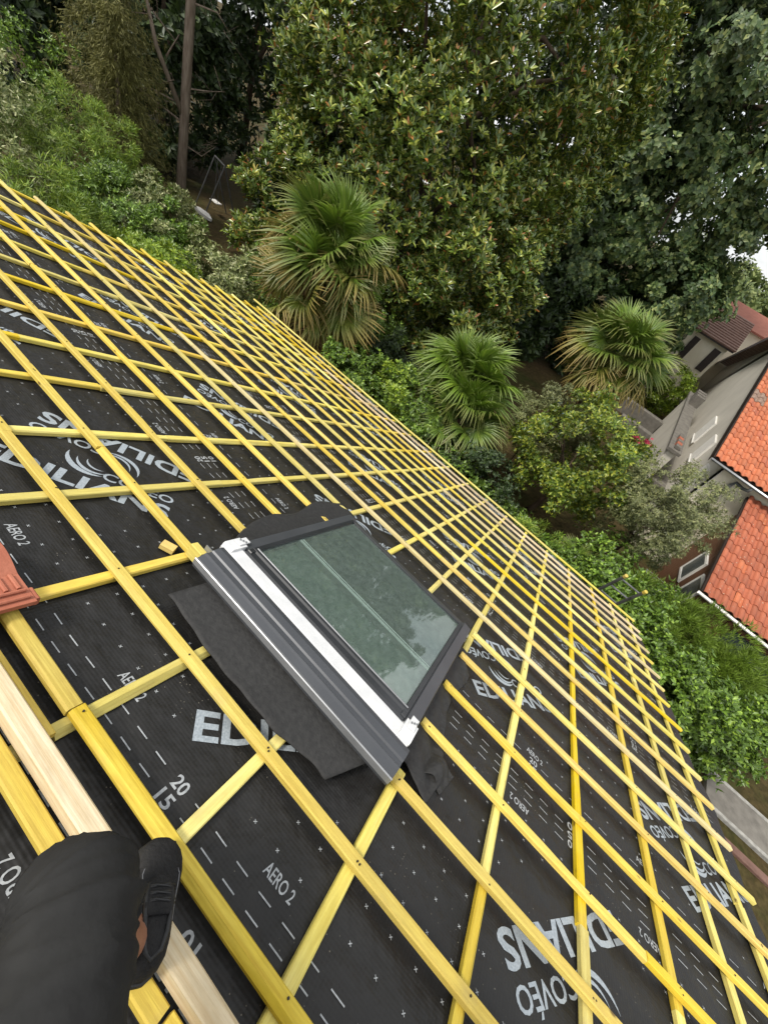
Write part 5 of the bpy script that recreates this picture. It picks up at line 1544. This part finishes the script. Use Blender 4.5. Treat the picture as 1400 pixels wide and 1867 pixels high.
# shorts: over the knee, open hem
hem = KN * .66 + AN * .34 + np.array([-.002, -.012, .0])
path = spline([HP + (HP - KN) * .25, HP, HP * .55 + KN * .45 + np.array([0, 0, .006]), KN + np.array([.030, -.012, .012]), KN + np.array([-.006, .002, -.030]), hem], 30)
t = np.linspace(0, 5, len(path))
rl = np.interp(t, [0, 1, 2, 3, 4, 5], [.118, .110, .096, .081, .074, .074])
pb(MB().loft(orient_rings(path, rl, 72, .115, 5), cap=False), 'shorts', M['cloth'])
# shoe, laid out in roof coordinates along the foot
FA = Vector((-.082, .558)); FH = Vector((.078, .400))
fd = (FA - FH); FLN = fd.length; fd.normalize(); fs = Vector((fd.y, -fd.x))
def foot(x, y, z):
    q = FH + fd * (x * FLN) + fs * y
    return tuple(RP(q.x, q.y, z))
BASE = .040
def shoe_ring(x, wl, wr, h, z0, n=22, flat=.5):
    r_ = []
    for k in range(n):
        a = 2 * math.pi * k / n
        c, s_ = math.cos(a), math.sin(a)
        y = (wr if c > 0 else wl) * math.copysign(abs(c) ** .75, c)
        z = z0 + h * (.5 + .5 * math.copysign(abs(s_) ** .8, s_))
        r_.append(foot(x, y, z))
    return r_
XS = [0, .03, .10, .20, .32, .45, .58, .70, .80, .88, .94, .98, 1.0]
WLs = [.012, .026, .033, .036, .035, .036, .041, .045, .045, .041, .032, .020, .006]
WRs = [.012, .026, .033, .036, .037, .040, .046, .050, .049, .043, .033, .020, .006]
HS = [.045, .066, .082, .086, .082, .074, .064, .054, .047, .042, .037, .030, .018]
pb(MB().loft([shoe_ring(x, a, b_, h, BASE + .012) for x, a, b_, h in zip(XS, WLs, WRs, HS)]), 'shoe', M['suede'])
pb(MB().loft([shoe_ring(x, a + .005, b_ + .005, .020, BASE, flat=1) for x, a, b_ in zip([-.012] + XS[1:-1] + [1.012], WLs, WRs)]), 'shoe_sole', M['rubber'])
tx = [.33, .36, .42, .50, .57, .62, .645]
tw = [.020, .027, .028, .026, .024, .018, .006]
pb(MB().loft([shoe_ring(x, a, a, .012, BASE + .012 + float(np.interp(x, XS, HS)) - .007) for x, a in zip(tx, tw)]), 'shoe_tongue', M['suede'])
mb = MB()
cl_ = [(.62, .006), (.56, .021), (.46, .024), (.34, .023), (.22, .020), (.12, .014), (.07, .0)]
pts_ = [foot(x, wv, BASE + .010 + float(np.interp(x, XS, HS))) for x, wv in cl_] + [foot(x, -wv, BASE + .010 + float(np.interp(x, XS, HS))) for x, wv in cl_[::-1][1:]]
mb.tube(pts_, .0048, 7)
pb(mb, 'shoe_collar', M['rubber'])
mb = MB()
for q, x in enumerate((.43, .485, .54)):
    h = float(np.interp(x, XS, HS)) + BASE + .012
    mb.tube([foot(x - .012, -.030, h - .006), foot(x, -.014, h + .005), foot(x + .012, .012, h + .005), foot(x + .016, .030, h - .006)], .0026, 6)
    mb.tube([foot(x + .014, -.030, h - .006), foot(x + .008, -.010, h + .006), foot(x - .004, .014, h + .006), foot(x - .012, .030, h - .006)], .0026, 6)
pb(mb, 'shoe_lace', M['rubber'])
mb = MB()
for sg, Ws in ((-1, WLs), (1, WRs)):
    pts_ = []
    for x in np.linspace(.30, .86, 12):
        wv = float(np.interp(x, XS, Ws)) * .80; h = float(np.interp(x, XS, HS))
        pts_.append(foot(x, sg * wv * (1 - .55 * max(0, x - .66) / .2), BASE + .012 + h * .86 + .0015))
    mb.tube(pts_, .0011, 5)
pb(mb, 'stitching', M['stitch'])
# the rest of the same person, crouching behind the lens
M['shirt'] = noise_mat('dark_grey_shirt', (.030, .032, .036), (.045, .047, .050), 14, .85, .4, 25, spec=.25)
M['hair'] = noise_mat('dark_hair', (.012, .009, .007), (.03, .022, .016), 40, .6, .6, 90)
def skinned(name, nodes, edges, mat, sub=2, root=0):
    """one continuous surface grown over a skeleton: nodes are (x, y, z, radius)"""
    me = bpy.data.meshes.new(name)
    me.from_pydata([n_[:3] for n_ in nodes], edges, [])
    o = bpy.data.objects.new(name, me); COL.objects.link(o)
    o.modifiers.new('skin', 'SKIN').use_smooth_shade = True
    sv = me.skin_vertices[0].data
    for k_, n_ in enumerate(nodes):
        sv[k_].radius = (n_[3], n_[3] if len(n_) < 5 else n_[4]); sv[k_].use_root = (k_ == root)
    if sub: o.modifiers.new('smooth', 'SUBSURF').levels = sub; o.modifiers['smooth'].render_levels = sub
    me.materials.append(mat); o.parent = ps; o.matrix_local = PI_
    return o
BN = [(.36, -.42, 6.30, .13, .10), (.36, -.43, 6.45, .125, .09), (.33, -.42, 6.62, .14, .095), (.30, -.40, 6.76, .12, .08), (.27, -.37, 6.86, .050), (.25, -.34, 6.92, .055),   # 0-5 pelvis to neck
      (.235, -.315, 7.00, .078, .085), (.235, -.31, 7.09, .070, .080),                                                              # 6-7 head
      (.43, -.30, 6.77, .060), (.50, -.20, 6.60, .045), (.32, -.08, 6.78, .036), (.14, -.045, 6.93, .028), (.105, -.050, 6.965, .030),  # 8-12 right arm
      (.13, -.50, 6.77, .060), (.02, -.44, 6.58, .045), (-.06, -.28, 6.76, .036), (-.07, -.14, 6.90, .028), (-.062, -.105, 6.935, .030),  # 13-17 left arm
      (.52, -.30, 6.28, .085), (.66, .0, 6.10, .056), (.66, -.10, 5.86, .050), (.62, -.16, 5.76, .036)]                              # 18-21 right leg
BE = [(0, 1), (1, 2), (2, 3), (3, 4), (4, 5), (5, 6), (6, 7), (3, 8), (8, 9), (9, 10), (10, 11), (11, 12), (3, 13), (13, 14), (14, 15), (15, 16), (16, 17), (0, 18), (18, 19), (19, 20), (20, 21)]
for hand, base, dirs in ((12, (.105, -.050, 6.965), (-.55, .25, .8)), (17, (-.062, -.105, 6.935), (.5, .35, .8))):
    d0 = np.array(dirs) / np.linalg.norm(dirs); sd_ = np.cross(d0, np.array([0, 1., .2])); sd_ /= np.linalg.norm(sd_)
    for f_i, (off_, ln_) in enumerate(((-.030, .060), (-.010, .068), (.010, .064), (.028, .050))):
        a_ = np.array(base) + sd_ * off_ * .8 + d0 * .02; b_ = a_ + d0 * ln_ * .5 + np.array([0, -.012, 0]); c_ = b_ + d0 * ln_ * .4 + np.array([0, -.012, .004])
        k_ = len(BN); BN += [(*a_, .0095), (*b_, .0085), (*c_, .007)]; BE += [(hand, k_), (k_, k_ + 1), (k_ + 1, k_ + 2)]
    a_ = np.array(base) - sd_ * .030 - d0 * .012; b_ = a_ - sd_ * .022 + d0 * .030
    k_ = len(BN); BN += [(*a_, .0105), (*b_, .009)]; BE += [(hand, k_), (k_, k_ + 1)]
skinned('body', BN, BE, M['skin'])
skinned('shirt', [(.36, -.42, 6.27, .165, .150), (.36, -.43, 6.45, .165, .145), (.33, -.42, 6.62, .175, .150), (.30, -.40, 6.76, .160, .125), (.28, -.385, 6.83, .085), (.43, -.30, 6.77, .078), (.48, -.23, 6.66, .066), (.13, -.50, 6.77, .078), (.05, -.46, 6.63, .066)],
        [(0, 1), (1, 2), (2, 3), (3, 4), (3, 5), (5, 6), (3, 7), (7, 8)], M['shirt'])
skinned('shorts', [(.36, -.42, 6.33, .16, .15), (.36, -.42, 6.22, .16, .15), (.50, -.32, 6.27, .108), (.62, -.08, 6.14, .078), (.665, .0, 6.08, .074), (.665, -.05, 5.98, .072)], [(0, 1), (1, 2), (2, 3), (3, 4), (4, 5)], M['cloth'])
skinned('hair', [(.24, -.345, 7.02, .070, .080), (.235, -.33, 7.10, .078, .086), (.235, -.315, 7.135, .060)], [(0, 1), (1, 2)], M['hair'])
# the other shoe
FA, FH = Vector((.52, .55)), Vector((.66, .31))
fd = (FA - FH); FLN = fd.length; fd.normalize(); fs = Vector((fd.y, -fd.x)); BASE = -.012
pb(MB().loft([shoe_ring(x, a, b_, h, BASE + .012) for x, a, b_, h in zip(XS, WRs, WLs, HS)]), 'shoe', M['suede'])
pb(MB().loft([shoe_ring(x, a + .005, b_ + .005, .020, BASE) for x, a, b_ in zip([-.012] + XS[1:-1] + [1.012], WRs, WLs)]), 'shoe_sole', M['rubber'])
